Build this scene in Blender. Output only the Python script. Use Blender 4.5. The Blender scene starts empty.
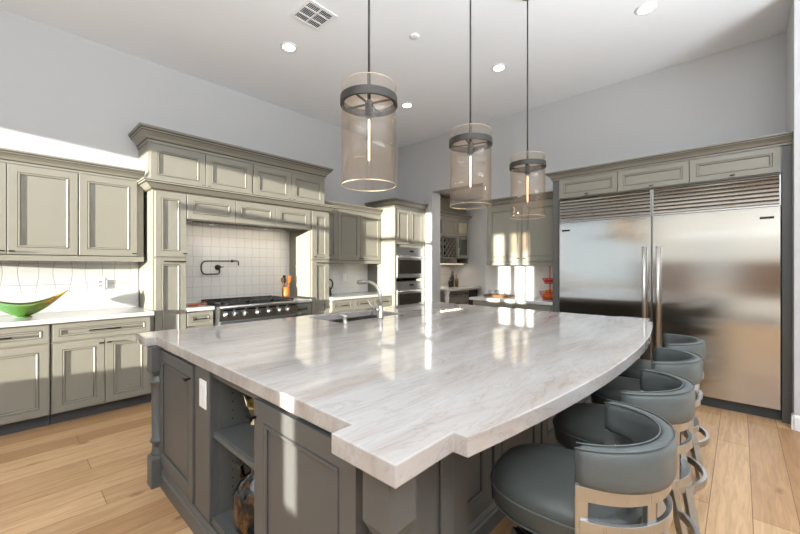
import bpy, bmesh, math, random
from mathutils import Matrix, Vector
random.seed(4)
PI = math.pi
S = bpy.context.scene
COL = S.collection
# ------------------------------------------------------------------ camera
cam = bpy.data.cameras.new('camera'); co = bpy.data.objects.new('camera', cam); COL.objects.link(co)
cam.sensor_width = 36; cam.lens = 368.5 / 800 * 36; cam.clip_start = .02
YAW = math.radians(42.7)
co.location = (0, 0, 1.35); co.rotation_euler = (PI / 2, 0, YAW - PI / 2)
S.camera = co
# ------------------------------------------------------------------ exposure, world, sun, ceiling fill
S.view_settings.view_transform = 'Standard'; S.view_settings.look = 'None'
S.view_settings.gamma = 1; S.view_settings.use_curve_mapping = False
S.view_settings.exposure = 0.0
try:
    S.cycles.use_denoising = True; S.cycles.max_bounces = 10; S.cycles.transparent_max_bounces = 24
    S.cycles.diffuse_bounces = 5; S.cycles.caustics_reflective = False; S.cycles.caustics_refractive = False
    S.cycles.sample_clamp_indirect = 8
except Exception: pass
W = bpy.data.worlds.new('sky'); S.world = W; W.use_nodes = True
bg = W.node_tree.nodes['Background']; bg.inputs[0].default_value = (.80, .90, 1, 1); bg.inputs[1].default_value = 1.6
SUN = Vector((1, .245, -.055)).normalized()
sl = bpy.data.lights.new('sun', 'SUN'); so = bpy.data.objects.new('sun', sl); COL.objects.link(so)
sl.energy = 24.0; sl.color = (1, .95, .87); sl.angle = math.radians(.55)
so.rotation_euler = SUN.to_track_quat('-Z', 'Y').to_euler(); so.location = (-8, 0, 4)
def area(name, loc, rot, sx, sy, e, color=(1, 1, 1), spread=180):
    l = bpy.data.lights.new(name, 'AREA'); l.shape = 'RECTANGLE'; l.size = sx; l.size_y = sy; l.energy = e; l.color = color; l.spread = math.radians(spread)
    o = bpy.data.objects.new(name, l); COL.objects.link(o); o.location = loc; o.rotation_euler = rot
    return o
# unseen fill lights added inside the room, tilted up to brighten the ceiling
area('ceiling_fill_patio', (0.4, -3.0, 1.3), (PI / 2 + 1.0, 0, 0), 5.6, 1.6, 390, (.83, .92, 1), 105)
area('ceiling_fill_rear', (-2.6, -.4, 1.9), (PI / 2 + 1.1, 0, -PI / 2), 3.6, 1.1, 165, (.83, .92, 1), 112)

# ------------------------------------------------------------------ materials
def newmat(name):
    m = bpy.data.materials.new(name); m.use_nodes = True
    nt = m.node_tree; b = nt.nodes['Principled BSDF']
    return m, nt, b
def lin(r, g, b):
    f = lambda c: ((c / 255 + .055) / 1.055) ** 2.4 if c > 10 else c / 255 / 12.92
    return (f(r), f(g), f(b), 1)
def N(nt, t, **kw):
    n = nt.nodes.new(t)
    for k, v in kw.items():
        if k in n.inputs: n.inputs[k].default_value = v
        else: setattr(n, k, v)
    return n
def math_n(nt, op, a, b=None, c=None):
    n = nt.nodes.new('ShaderNodeMath'); n.operation = op
    for i, v in enumerate((a, b, c)):
        if v is None: continue
        if isinstance(v, (int, float)): n.inputs[i].default_value = v
        else: nt.links.new(v, n.inputs[i])
    return n.outputs[0]
def pmat(name, col, rough=.5, metal=0, bump=0, bscale=40, vary=0, spec=.5, coat=0):
    m, nt, b = newmat(name)
    b.inputs['Base Color'].default_value = col; b.inputs['Roughness'].default_value = rough; b.inputs['Metallic'].default_value = metal
    b.inputs['Specular IOR Level'].default_value = spec; b.inputs['Coat Weight'].default_value = coat
    tc = N(nt, 'ShaderNodeTexCoord')
    no = N(nt, 'ShaderNodeTexNoise', Scale=bscale, Detail=4)
    nt.links.new(tc.outputs['Object'], no.inputs['Vector'])
    if vary:
        mx = N(nt, 'ShaderNodeMix', data_type='RGBA', blend_type='MULTIPLY')
        mx.inputs['Factor'].default_value = vary; mx.inputs[6].default_value = col
        nt.links.new(no.outputs['Fac'], mx.inputs[7]); nt.links.new(mx.outputs[2], b.inputs['Base Color'])
    if bump:
        bp = N(nt, 'ShaderNodeBump', Strength=bump, Distance=.002)
        nt.links.new(no.outputs['Fac'], bp.inputs['Height']); nt.links.new(bp.outputs[0], b.inputs['Normal'])
    return m
def emit(name, col, s):
    m, nt, b = newmat(name)
    b.inputs['Base Color'].default_value = col; b.inputs['Emission Color'].default_value = col; b.inputs['Emission Strength'].default_value = s
    return m
def brushed(name, col, rough, sc=(2, 2, 160), aniso=0, tan=None, amp=.08):
    m, nt, b = newmat(name)
    b.inputs['Metallic'].default_value = 1; b.inputs['Base Color'].default_value = col
    tc = N(nt, 'ShaderNodeTexCoord'); mp = N(nt, 'ShaderNodeMapping'); mp.inputs['Scale'].default_value = sc
    no = N(nt, 'ShaderNodeTexNoise', Scale=3.0, Detail=3)
    nt.links.new(tc.outputs['Object'], mp.inputs[0]); nt.links.new(mp.outputs[0], no.inputs['Vector'])
    mr = N(nt, 'ShaderNodeMapRange'); mr.inputs[3].default_value = rough - amp; mr.inputs[4].default_value = rough + amp
    nt.links.new(no.outputs['Fac'], mr.inputs[0]); nt.links.new(mr.outputs[0], b.inputs['Roughness'])
    if aniso: b.inputs['Anisotropic'].default_value = aniso
    return m
def marble(name, base, streak, vein):
    m, nt, b = newmat(name); b.inputs['Roughness'].default_value = .035; b.inputs['Specular IOR Level'].default_value = .6
    tc = N(nt, 'ShaderNodeTexCoord')
    mp = N(nt, 'ShaderNodeMapping'); mp.inputs['Rotation'].default_value = (0.15, 0, math.radians(40)); mp.inputs['Scale'].default_value = (.55, 3.2, 2.0)
    nt.links.new(tc.outputs['Object'], mp.inputs[0])
    n1 = N(nt, 'ShaderNodeTexNoise', Scale=1.6, Detail=8, Roughness=.62, Distortion=.9)
    n2 = N(nt, 'ShaderNodeTexNoise', Scale=2.6, Detail=10, Roughness=.65, Distortion=1.6)
    n3 = N(nt, 'ShaderNodeTexNoise', Scale=16, Detail=6, Roughness=.7)
    for n in (n1, n2, n3): nt.links.new(mp.outputs[0], n.inputs['Vector'])
    r1 = N(nt, 'ShaderNodeValToRGB'); r1.color_ramp.elements[0].position = .38; r1.color_ramp.elements[0].color = base
    r1.color_ramp.elements[1].position = .66; r1.color_ramp.elements[1].color = streak
    nt.links.new(n1.outputs['Fac'], r1.inputs[0])
    v = math_n(nt, 'ABSOLUTE', math_n(nt, 'SUBTRACT', n2.outputs['Fac'], .5))
    r2 = N(nt, 'ShaderNodeValToRGB'); r2.color_ramp.elements[0].position = 0; r2.color_ramp.elements[0].color = (1, 1, 1, 1)
    r2.color_ramp.elements[1].position = .022; r2.color_ramp.elements[1].color = (0, 0, 0, 1)
    nt.links.new(v, r2.inputs[0])
    g = math_n(nt, 'MULTIPLY', r2.outputs[0], math_n(nt, 'MULTIPLY', n1.outputs['Fac'], .5))
    mx = N(nt, 'ShaderNodeMix', data_type='RGBA'); nt.links.new(g, mx.inputs['Factor'])
    nt.links.new(r1.outputs[0], mx.inputs[6]); mx.inputs[7].default_value = vein
    m2 = N(nt, 'ShaderNodeMix', data_type='RGBA', blend_type='MULTIPLY'); m2.inputs['Factor'].default_value = .16
    nt.links.new(mx.outputs[2], m2.inputs[6]); nt.links.new(n3.outputs['Fac'], m2.inputs[7])
    nt.links.new(m2.outputs[2], b.inputs['Base Color'])
    return m
def oak(name):
    m, nt, b = newmat(name); b.inputs['Roughness'].default_value = .42
    tc = N(nt, 'ShaderNodeTexCoord')
    br = N(nt, 'ShaderNodeTexBrick', offset=.37, offset_frequency=3, squash=1)
    br.inputs['Scale'].default_value = 1; br.inputs['Brick Width'].default_value = 1.7; br.inputs['Row Height'].default_value = .18
    br.inputs['Mortar Size'].default_value = .0018; br.inputs['Mortar Smooth'].default_value = .1; br.inputs['Bias'].default_value = 0
    br.inputs['Color1'].default_value = lin(208, 172, 131); br.inputs['Color2'].default_value = lin(172, 132, 92); br.inputs['Mortar'].default_value = lin(112, 82, 54)
    mo = N(nt, 'ShaderNodeMapping'); mo.inputs['Location'].default_value = (.66, .05, 0)
    nt.links.new(tc.outputs['Object'], mo.inputs[0]); nt.links.new(mo.outputs[0], br.inputs['Vector'])
    mp = N(nt, 'ShaderNodeMapping'); mp.inputs['Scale'].default_value = (1.2, 16, 1)
    nt.links.new(tc.outputs['Object'], mp.inputs[0])
    no = N(nt, 'ShaderNodeTexNoise', Scale=2.2, Detail=9, Roughness=.65, Distortion=1.1)
    nt.links.new(mp.outputs[0], no.inputs['Vector'])
    rp = N(nt, 'ShaderNodeValToRGB'); e = rp.color_ramp.elements
    e[0].position = .3; e[0].color = (.66, .6, .54, 1); e[1].position = .62; e[1].color = (1.06, 1.04, 1.02, 1)
    nt.links.new(no.outputs['Fac'], rp.inputs[0])
    mx = N(nt, 'ShaderNodeMix', data_type='RGBA', blend_type='MULTIPLY'); mx.inputs['Factor'].default_value = .8
    nt.links.new(br.outputs['Color'], mx.inputs[6]); nt.links.new(rp.outputs[0], mx.inputs[7])
    mk = N(nt, 'ShaderNodeMapping'); mk.inputs['Scale'].default_value = (1.5, 3.1, 1)
    nt.links.new(tc.outputs['Object'], mk.inputs[0])
    vo = N(nt, 'ShaderNodeTexVoronoi', Scale=1.35); nt.links.new(mk.outputs[0], vo.inputs['Vector'])
    n4 = N(nt, 'ShaderNodeTexNoise', Scale=14, Detail=4); nt.links.new(tc.outputs['Object'], n4.inputs['Vector'])
    kd = math_n(nt, 'ADD', vo.outputs['Distance'], math_n(nt, 'MULTIPLY', math_n(nt, 'SUBTRACT', n4.outputs['Fac'], .5), .14))
    rk = N(nt, 'ShaderNodeValToRGB'); rk.color_ramp.elements[0].position = .03; rk.color_ramp.elements[0].color = (.36, .27, .20, 1)
    rk.color_ramp.elements[1].position = .115; rk.color_ramp.elements[1].color = (1, 1, 1, 1)
    nt.links.new(kd, rk.inputs[0])
    m3 = N(nt, 'ShaderNodeMix', data_type='RGBA', blend_type='MULTIPLY'); m3.inputs['Factor'].default_value = .75
    nt.links.new(mx.outputs[2], m3.inputs[6]); nt.links.new(rk.outputs[0], m3.inputs[7])
    nt.links.new(m3.outputs[2], b.inputs['Base Color'])
    bp = N(nt, 'ShaderNodeBump', Strength=.25, Distance=.003)
    nt.links.new(br.outputs['Fac'], bp.inputs['Height']); bp.invert = True; nt.links.new(bp.outputs[0], b.inputs['Normal'])
    return m
def tile(name, axis, pitch, row, amp, grout=.45, body=(.72, .70, .67)):
    # glazed white tile with wavy upright joints; axis 0: runs along X, 1: runs along Y
    m, nt, b = newmat(name); b.inputs['Roughness'].default_value = .18
    tc = N(nt, 'ShaderNodeTexCoord'); sp = N(nt, 'ShaderNodeSeparateXYZ'); nt.links.new(tc.outputs['Object'], sp.inputs[0])
    u, z = sp.outputs[axis], sp.outputs[2]
    col = math_n(nt, 'FLOOR', math_n(nt, 'ADD', math_n(nt, 'DIVIDE', u, pitch), .5))
    sgn = math_n(nt, 'SUBTRACT', math_n(nt, 'MULTIPLY', math_n(nt, 'MODULO', math_n(nt, 'ADD', col, 100), 2), 2), 1)
    wv = math_n(nt, 'MULTIPLY', math_n(nt, 'SINE', math_n(nt, 'MULTIPLY', z, 2 * PI / (2 * row))), sgn)
    uu = math_n(nt, 'ADD', u, math_n(nt, 'MULTIPLY', wv, amp))
    fu = math_n(nt, 'ABSOLUTE', math_n(nt, 'SUBTRACT', math_n(nt, 'ADD', math_n(nt, 'DIVIDE', uu, pitch), .5), math_n(nt, 'ADD', col, .5)))
    du = math_n(nt, 'MULTIPLY', fu, pitch)
    fz = math_n(nt, 'FRACT', math_n(nt, 'DIVIDE', math_n(nt, 'ADD', z, 10.02), row))
    dz = math_n(nt, 'MULTIPLY', math_n(nt, 'MINIMUM', fz, math_n(nt, 'SUBTRACT', 1, fz)), row)
    d = math_n(nt, 'MINIMUM', du, dz)
    rp = N(nt, 'ShaderNodeMapRange'); rp.inputs[1].default_value = .0012; rp.inputs[2].default_value = .0035
    nt.links.new(d, rp.inputs[0])
    mx = N(nt, 'ShaderNodeMix', data_type='RGBA'); nt.links.new(rp.outputs[0], mx.inputs['Factor'])
    mx.inputs[6].default_value = (grout, grout, grout * .97, 1); mx.inputs[7].default_value = body + (1,)
    nt.links.new(mx.outputs[2], b.inputs['Base Color'])
    no = N(nt, 'ShaderNodeTexNoise', Scale=9, Detail=2); nt.links.new(tc.outputs['Object'], no.inputs['Vector'])
    h = math_n(nt, 'ADD', rp.outputs[0], math_n(nt, 'MULTIPLY', no.outputs['Fac'], .8))
    bp = N(nt, 'ShaderNodeBump', Strength=.35, Distance=.004); nt.links.new(h, bp.inputs['Height']); nt.links.new(bp.outputs[0], b.inputs['Normal'])
    return m
def thin_glass(name, tint, refl=.10, rough=.02):
    m, nt, b = newmat(name); nt.nodes.remove(b); out = nt.nodes['Material Output']
    tr = N(nt, 'ShaderNodeBsdfTransparent'); tr.inputs[0].default_value = tint
    gl = N(nt, 'ShaderNodeBsdfGlossy'); gl.inputs['Roughness'].default_value = rough
    lw = N(nt, 'ShaderNodeLayerWeight'); lw.inputs[0].default_value = .25
    f = math_n(nt, 'ADD', math_n(nt, 'MULTIPLY', lw.outputs['Facing'], .22), refl)
    mx = N(nt, 'ShaderNodeMixShader'); nt.links.new(f, mx.inputs[0]); nt.links.new(tr.outputs[0], mx.inputs[1]); nt.links.new(gl.outputs[0], mx.inputs[2])
    nt.links.new(mx.outputs[0], out.inputs[0])
    return m
def translucent(name, col):
    m, nt, b = newmat(name); nt.nodes.remove(b); out = nt.nodes['Material Output']
    t = N(nt, 'ShaderNodeBsdfTranslucent'); t.inputs[0].default_value = col
    d = N(nt, 'ShaderNodeBsdfDiffuse'); d.inputs[0].default_value = col
    mx = N(nt, 'ShaderNodeMixShader'); mx.inputs[0].default_value = .45
    nt.links.new(t.outputs[0], mx.inputs[1]); nt.links.new(d.outputs[0], mx.inputs[2]); nt.links.new(mx.outputs[0], out.inputs[0])
    return m

M = dict(
    wall=pmat('wall_paint', lin(196, 196, 196), .7, bump=.05, bscale=120),
    ceil=pmat('ceiling_paint', lin(240, 241, 243), .8),
    white=pmat('white_trim', lin(235, 235, 235), .35),
    paint=pmat('sage_paint', lin(138, 134, 122), .36, vary=.06, bscale=3),
    glaze=pmat('dark_glaze', lin(70, 65, 54), .5),
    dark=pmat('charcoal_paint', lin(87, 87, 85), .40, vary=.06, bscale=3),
    dglaze=pmat('black_glaze', lin(50, 50, 48), .5),
    toe=pmat('toe_kick_paint', lin(66, 68, 70), .5),
    inside=pmat('cabinet_interior', lin(92, 92, 88), .5),
    floor=oak('oak_planks'),
    stone=marble('quartzite', lin(186, 182, 179), lin(172, 162, 155), lin(128, 112, 102)),
    quartz=pmat('white_quartz', lin(200, 199, 196), .15, vary=.05, bscale=4),
    tileL=tile('wavy_tile', 0, .118, .20, .011, .30, (.56, .555, .545)),
    tileR=tile('range_tile', 0, .105, .125, .006, .5, (.74, .70, .64)),
    tileS=tile('plain_tile', 0, .152, .076, .0, .62),
    tileB=tile('back_tile', 1, .30, .15, .0, .6),
    steel=brushed('brushed_steel', (.53, .515, .495, 1), .135, (1.5, 1.5, 60), aniso=.85, amp=.04),
    steel2=brushed('satin_steel', (.46, .465, .465, 1), .30, (90, 90, 4)), sinksteel=brushed('sink_steel', (.34, .32, .29, 1), .36, (8, 8, 8), amp=.04),
    nickel=brushed('brushed_nickel', (.62, .59, .55, 1), .3, (8, 8, 8), amp=.03),
    black=pmat('black_metal', (.012, .011, .010, 1), .4, .6),
    bronze=pmat('dark_bronze', (.055, .050, .045, 1), .5, .5),
    iron=pmat('cast_iron', (.012, .012, .012, 1), .6),
    ovenglass=pmat('oven_glass', (.012, .010, .008, 1), .05),
    leather=pmat('grey_leather', lin(84, 89, 88), .42, bump=.25, bscale=260),
    seatleather=pmat('dark_leather', lin(70, 73, 70), .38, bump=.2, bscale=260),
    welt=pmat('leather_welt', lin(78, 84, 83), .45),
    amber=thin_glass('amber_glass', (.985, .945, .898, 1), .02),
    rim=pmat('pale_amber_rim', lin(226, 206, 180), .1),
    clear=thin_glass('clear_glass', (.93, .94, .93, 1), .07),
    bulb=emit('warm_filament', (1, .78, .52, 1), 4),
    lens_disc=emit('lamp_lens', (1, .97, .92, 1), 14),
    addedlens=emit('added_hood_lens', (1, .93, .84, 1), .8), led=emit('cabinet_led', (1, .82, .6, 1), 1.5),
    plastic=pmat('white_plastic', lin(236, 235, 232), .3),
    greyplastic=pmat('grey_plastic', lin(150, 150, 150), .4),
    wood=pmat('warm_wood', lin(190, 112, 44), .45, vary=.3, bscale=14),
    darkwood=pmat('brown_wood', lin(120, 84, 50), .5, vary=.3, bscale=14),
    orange=pmat('orange_peel', lin(232, 128, 24), .45, bump=.3, bscale=90),
    red=pmat('red_enamel', lin(200, 34, 22), .3),
    redfood=pmat('red_pepper_skin', lin(214, 46, 22), .3),
    terracotta=pmat('terracotta_glaze', lin(186, 96, 60), .4),
    jug=None, gold=pmat('gold_leaf_metal', (.75, .62, .36, 1), .28, 1),
    maskcloth=translucent('sun_mask_cloth', (.66, .65, .63, 1)),
    brownwall=pmat('taupe_paint', lin(120, 112, 96), .7),
    liquor=pmat('dark_bottle', lin(46, 38, 30), .1),
    paver=pmat('patio_paver', lin(150, 140, 126), .8),
)
def jugmat():
    m, nt, b = newmat('amber_black_glaze'); b.inputs['Roughness'].default_value = .08
    tc = N(nt, 'ShaderNodeTexCoord'); sp = N(nt, 'ShaderNodeSeparateXYZ'); nt.links.new(tc.outputs['Generated'], sp.inputs[0])
    no = N(nt, 'ShaderNodeTexNoise', Scale=5, Detail=4); nt.links.new(tc.outputs['Generated'], no.inputs['Vector'])
    f = math_n(nt, 'ADD', math_n(nt, 'MULTIPLY', no.outputs['Fac'], .9), math_n(nt, 'MULTIPLY', sp.outputs[0], -.25))
    r = N(nt, 'ShaderNodeValToRGB'); r.color_ramp.elements[0].position = .40; r.color_ramp.elements[0].color = (.006, .005, .006, 1)
    r.color_ramp.elements[1].position = .66; r.color_ramp.elements[1].color = (.22, .095, .025, 1)
    nt.links.new(f, r.inputs[0]); nt.links.new(r.outputs[0], b.inputs['Base Color'])
    return m
M['jug'] = jugmat()
def bowlmat():
    m, nt, b = newmat('green_art_glass'); b.inputs['Roughness'].default_value = .07
    tc = N(nt, 'ShaderNodeTexCoord'); sp = N(nt, 'ShaderNodeSeparateXYZ'); nt.links.new(tc.outputs['Generated'], sp.inputs[0])
    r = N(nt, 'ShaderNodeValToRGB'); e = r.color_ramp.elements
    e[0].position = .0; e[0].color = lin(96, 138, 104); e[1].position = 1; e[1].color = lin(150, 128, 18)
    x = r.color_ramp.elements.new(.45); x.color = lin(76, 118, 48)
    x = r.color_ramp.elements.new(.72); x.color = lin(104, 126, 28)
    nt.links.new(sp.outputs[0], r.inputs[0]); nt.links.new(r.outputs[0], b.inputs['Base Color'])
    b.inputs['Subsurface Weight'].default_value = .15; b.inputs['Coat Weight'].default_value = .5
    return m
M['bowl'] = bowlmat()

# ------------------------------------------------------------------ mesh helpers
def tag(o, label=None, cat=None, group=None, kind=None):
    if label: o['label'] = label
    if cat: o['category'] = cat
    if group: o['group'] = group
    if kind: o['kind'] = kind
    return o
def thing(name, loc, label, cat, group=None, rz=0):
    o = bpy.data.objects.new(name, None); COL.objects.link(o); o.location = loc; o.rotation_euler = (0, 0, rz); o.empty_display_size = .1
    return tag(o, label, cat, group)
def wloc(o):
    v = Vector((0, 0, 0))
    while o is not None: v = v + Vector(o.location); o = o.parent
    return v
I4 = Matrix.Identity(4)
def FB(ox, oy, oz=0): return Matrix.Translation((ox, oy, oz)) @ Matrix.Rotation(-PI / 2, 4, 'Z')   # front faces -X; local x runs to -Y, local y inwards
def FL(ox, oy, oz=0): return Matrix.Translation((ox, oy, oz))                                       # front faces -Y
class MB:
    def __init__(s, mat=None): s.v = []; s.f = []; s.i = []; s.M = mat or I4; s.sm = []
    def add(s, vs, fs, idx=0, smooth=False):
        n = len(s.v); s.v += [s.M @ Vector(p) for p in vs]
        for f in fs: s.f.append([n + k for k in f]); s.i.append(idx); s.sm.append(smooth)
        return s
    def box(s, x0, x1, y0, y1, z0, z1, idx=0):
        return s.add([(x0, y0, z0), (x1, y0, z0), (x1, y1, z0), (x0, y1, z0), (x0, y0, z1), (x1, y0, z1), (x1, y1, z1), (x0, y1, z1)],
                     [(0, 3, 2, 1), (4, 5, 6, 7), (0, 1, 5, 4), (1, 2, 6, 5), (2, 3, 7, 6), (3, 0, 4, 7)], idx)
    def prism(s, poly, z0, z1, idx=0):
        n = len(poly)
        return s.add([(x, y, z0) for x, y in poly] + [(x, y, z1) for x, y in poly],
                     [tuple(range(n - 1, -1, -1)), tuple(range(n, 2 * n))] + [(k, (k + 1) % n, n + (k + 1) % n, n + k) for k in range(n)], idx)
    def rings(s, rings, closed=True, cap=True, idx=0, smooth=True):
        n = len(rings[0]); vs = [p for r in rings for p in r]; fs = []
        for a in range(len(rings) - 1):
            for k in range(n if closed else n - 1):
                fs.append((a * n + k, a * n + (k + 1) % n, (a + 1) * n + (k + 1) % n, (a + 1) * n + k))
        s.add(vs, fs, idx, smooth)
        if cap:
            s.add(rings[0], [tuple(range(n - 1, -1, -1))], idx); s.add(rings[-1], [tuple(range(n))], idx)
        return s
    def lathe(s, prof, cx=0, cy=0, seg=32, cap=False, idx=0, smooth=True):
        return s.rings([[(cx + r * math.cos(2 * PI * k / seg), cy + r * math.sin(2 * PI * k / seg), z) for k in range(seg)] for r, z in prof], True, cap, idx, smooth)
    def tube(s, pts, r, seg=10, cap=True, idx=0, smooth=True):
        pts = [Vector(p) for p in pts]; rr = r if isinstance(r, (list, tuple)) else [r] * len(pts); out = []; up = None
        for k, p in enumerate(pts):
            d = (pts[min(k + 1, len(pts) - 1)] - pts[max(k - 1, 0)]).normalized()
            if up is None: up = Vector((0, 0, 1)) if abs(d.z) < .9 else Vector((1, 0, 0))
            a = d.cross(up).normalized(); up = a.cross(d).normalized()
            out.append([tuple(p + (a * math.cos(2 * PI * q / seg) + up * math.sin(2 * PI * q / seg)) * rr[k]) for q in range(seg)])
        return s.rings(out, True, cap, idx, smooth)
    def sweep(s, prof, path, closed=False, idx=0, lines=()):
        # prof: (outward, z) points; path: xy points, outward is to the RIGHT of travel
        rings = []; n = len(path)
        for k, p in enumerate(path):
            p = Vector(p); a = Vector(path[k - 1]) if (k or closed) else None; b = Vector(path[(k + 1) % n]) if (k < n - 1 or closed) else None
            ds = [d.normalized() for d in ((p - a) if a is not None else None, (b - p) if b is not None else None) if d is not None]
            ns = [Vector((d.y, -d.x)) for d in ds]
            m = sum(ns, Vector((0, 0))).normalized(); c = 1 / max(.3, m.dot(ns[0]))
            rings.append([(p.x + m.x * c * o, p.y + m.y * c * o, z) for o, z in prof])
        if closed: rings.append(rings[0])
        f0 = len(s.f); s.rings(rings, True, not closed, idx, False)
        for k in range((len(rings) - 1) * len(prof)):
            if k % len(prof) in lines: s.i[f0 + k] = 1
        return s
    def bar(s, a, b, w, h, up=(0, 0, 1), idx=0):
        a = Vector(a); b = Vector(b); d = (b - a).normalized(); u = Vector(up)
        x = d.cross(u)
        if x.length < 1e-4: x = d.cross(Vector((1, 0, 0)))
        x.normalize(); y = x.cross(d).normalized()
        return s.rings([[tuple(p + x * i * w / 2 + y * j * h / 2) for i, j in ((-1, -1), (1, -1), (1, 1), (-1, 1))] for p in (a, b)], True, True, idx, False)
    def ball(s, c, r, seg=14, sz=1, idx=0):
        pr = [(max(1e-4, r * math.sin(PI * k / 8)), c[2] - r * sz * math.cos(PI * k / 8)) for k in range(9)]
        return s.lathe(pr, c[0], c[1], seg, False, idx)
    def build(s, name, mats, parent=None, bevel=0, seg=2, origin=None):
        me = bpy.data.meshes.new(name)
        o = bpy.data.objects.new(name, me); COL.objects.link(o)
        off = Vector((0, 0, 0))
        if parent is not None: o.parent = parent; off = wloc(parent)
        elif origin is not None: off = Vector(origin); o.location = origin
        me.from_pydata([tuple(v - off) for v in s.v], [], s.f)
        for m in (mats if isinstance(mats, (list, tuple)) else [mats]): me.materials.append(m)
        for p, i, q in zip(me.polygons, s.i, s.sm): p.material_index = i; p.use_smooth = q
        bm = bmesh.new(); bm.from_mesh(me); bmesh.ops.remove_doubles(bm, verts=bm.verts, dist=1e-6)
        bmesh.ops.recalc_face_normals(bm, faces=bm.faces); bm.to_mesh(me); bm.free()
        if bevel:
            b = o.modifiers.new('bevel', 'BEVEL'); b.width = bevel; b.segments = seg; b.limit_method = 'ANGLE'; b.angle_limit = math.radians(50); b.harden_normals = False
        return o
def arcpts(cx, cy, r, a0, a1, n):
    return [(cx + r * math.cos(a0 + (a1 - a0) * k / n), cy + r * math.sin(a0 + (a1 - a0) * k / n)) for k in range(n + 1)]
def struct(name, mb, mat, label=None, **k):
    return tag(mb.build(name, mat, **k), label, None, None, 'structure')

def door_mesh(mb, x0, x1, z0, z1, t=.021, fr=.06, y=0):
    # framed door with glazed bead moulding and recessed flat panel; outer face at local y - t
    def loop(i, d): return [(x0 + i, y - d, z0 + i), (x1 - i, y - d, z0 + i), (x1 - i, y - d, z1 - i), (x0 + i, y - d, z1 - i)]
    fr = min(fr, (z1 - z0) * .27, (x1 - x0) * .27)
    prof = [(0, 0), (0, t - .001), (.001, t), (fr - .003, t), (fr, t - .004), (fr + .002, t - .004), (fr + .004, t + .002), (fr + .011, t + .002), (fr + .017, t - .003), (fr + .019, t - .009)]
    L = [loop(i, d) for i, d in prof]
    for k in range(len(L) - 1):
        mb.add(L[k] + L[k + 1], [(j, (j + 1) % 4, 4 + (j + 1) % 4, 4 + j) for j in range(4)], 1 if k in (4,) or k == 8 else 0)
    mb.add(L[-1], [(0, 1, 2, 3)]); mb.add(L[0], [(3, 2, 1, 0)])
    return mb
def door(parent, Mx, x0, x1, z0, z1, mats, name='door', fr=.06, t=.021, g=.004):
    return door_mesh(MB(Mx), x0 + g, x1 - g, z0 + g, z1 - g, t, fr).build(name, mats, parent)
def knob(parent, Mx, x, z, t=.021, mat=None, horiz=True):
    mb = MB(Mx); a = .018
    mb.bar((x, -t, z), (x, -t - .024, z), .008, .008)
    if horiz: mb.bar((x - a, -t - .028, z), (x + a, -t - .028, z), .010, .010)
    else: mb.bar((x, -t - .028, z - a), (x, -t - .028, z + a), .010, .010)
    return mb.build('knob', mat or M['black'], parent)
def pull(parent, Mx, xa, xb, z, t=.021, mat=None):
    mb = MB(Mx)
    mb.bar((xa, -t - .03, z), (xb, -t - .03, z), .010, .010)
    for x in (xa + .03, xb - .03): mb.bar((x, -t, z), (x, -t - .03, z), .008, .008)
    return mb.build('handle', mat or M['black'], parent)
PG = [M['paint'], M['glaze']]; DG = [M['dark'], M['dglaze']]
CROWN = [(0, 0), (.008, 0), (.008, .018), (.013, .021), (.013, .025), (.016, .028), (.022, .042), (.040, .060), (.046, .064), (.046, .070), (.050, .072), (.050, .078), (.054, .080), (.054, .085), (.060, .088), (.060, .10), (0, .10)]
CL = (2, 3, 8, 11, 12)
def crownprof(h, w, z): return [(o / .06 * w, z + zz / .10 * h) for o, zz in CROWN]

# ------------------------------------------------------------------ room shell
CZ = 3.66; XW = 5.24; YW = 4.87
struct('floor', MB().box(-3.0, 9.0, -3.6, 5.2, -.06, 0), M['floor'])
struct('ceiling', MB().box(-3.2, 9.2, -3.8, 5.4, CZ, CZ + .1), M['ceil'])
struct('wall_left', MB().box(-3.2, 9.0, YW, YW + .16, 0, CZ), M['wall'])
wb = MB().box(XW, XW + .24, 4.05, YW, 0, CZ).box(XW, XW + .24, -.33, 3.03, 0, CZ).box(XW, XW + .24, 3.03, 4.05, 2.70, CZ)
struct('wall_back', wb, M['wall'])
struct('wall_right', MB().box(4.46, XW + .24, -3.6, -.33, 0, CZ), M['wall'])
BBP = [(0, 0), (.015, 0), (.015, .105), (.009, .12), (0, .125)]
struct('baseboard_right', MB().sweep(BBP, [(4.46, -.331), (4.46, -3.58)]).sweep(BBP, [(4.53, -.33), (4.46, -.33)]), M['white'])
# unseen rear wall, its window openings placed to throw the sun patches
def wall_x(x0, x1, y0, y1, openings):
    mb = MB(); ys = sorted({y0, y1} | {o[0] for o in openings} | {o[1] for o in openings})
    for a, b in zip(ys, ys[1:]):
        z = 0
        for o in sorted([o for o in openings if o[0] <= a and o[1] >= b], key=lambda o: o[2]):
            if o[2] > z: mb.box(x0, x1, a, b, z, o[2])
            z = o[3]
        if z < CZ: mb.box(x0, x1, a, b, z, CZ)
    return mb
SILL, HEAD = .56, 2.82
struct('wall_rear', wall_x(-3.16, -3.0, -3.6, YW, [(1.98, 4.62, SILL, HEAD), (-2.3, 1.90, .15, HEAD)]), M['wall'])
struct('reflection_boards', MB().box(-2.985, -2.97, .80, 1.96, .62, 1.5).box(-2.985, -2.97, -3.2, .12, .62, 1.5), M['darkwood'])  # unseen boards added to give the refrigerators a dark reflection band
def wall_y(y0, y1, x0, x1, ops):
    mb = wall_x(y0, y1, x0, x1, ops); mb.v = [Vector((v.y, v.x, v.z)) for v in mb.v]; return mb
struct('wall_patio', wall_y(-3.76, -3.6, -3.0, 4.46, [(-2.5, 3.3, .12, 2.62)]), M['wall'])
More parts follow.
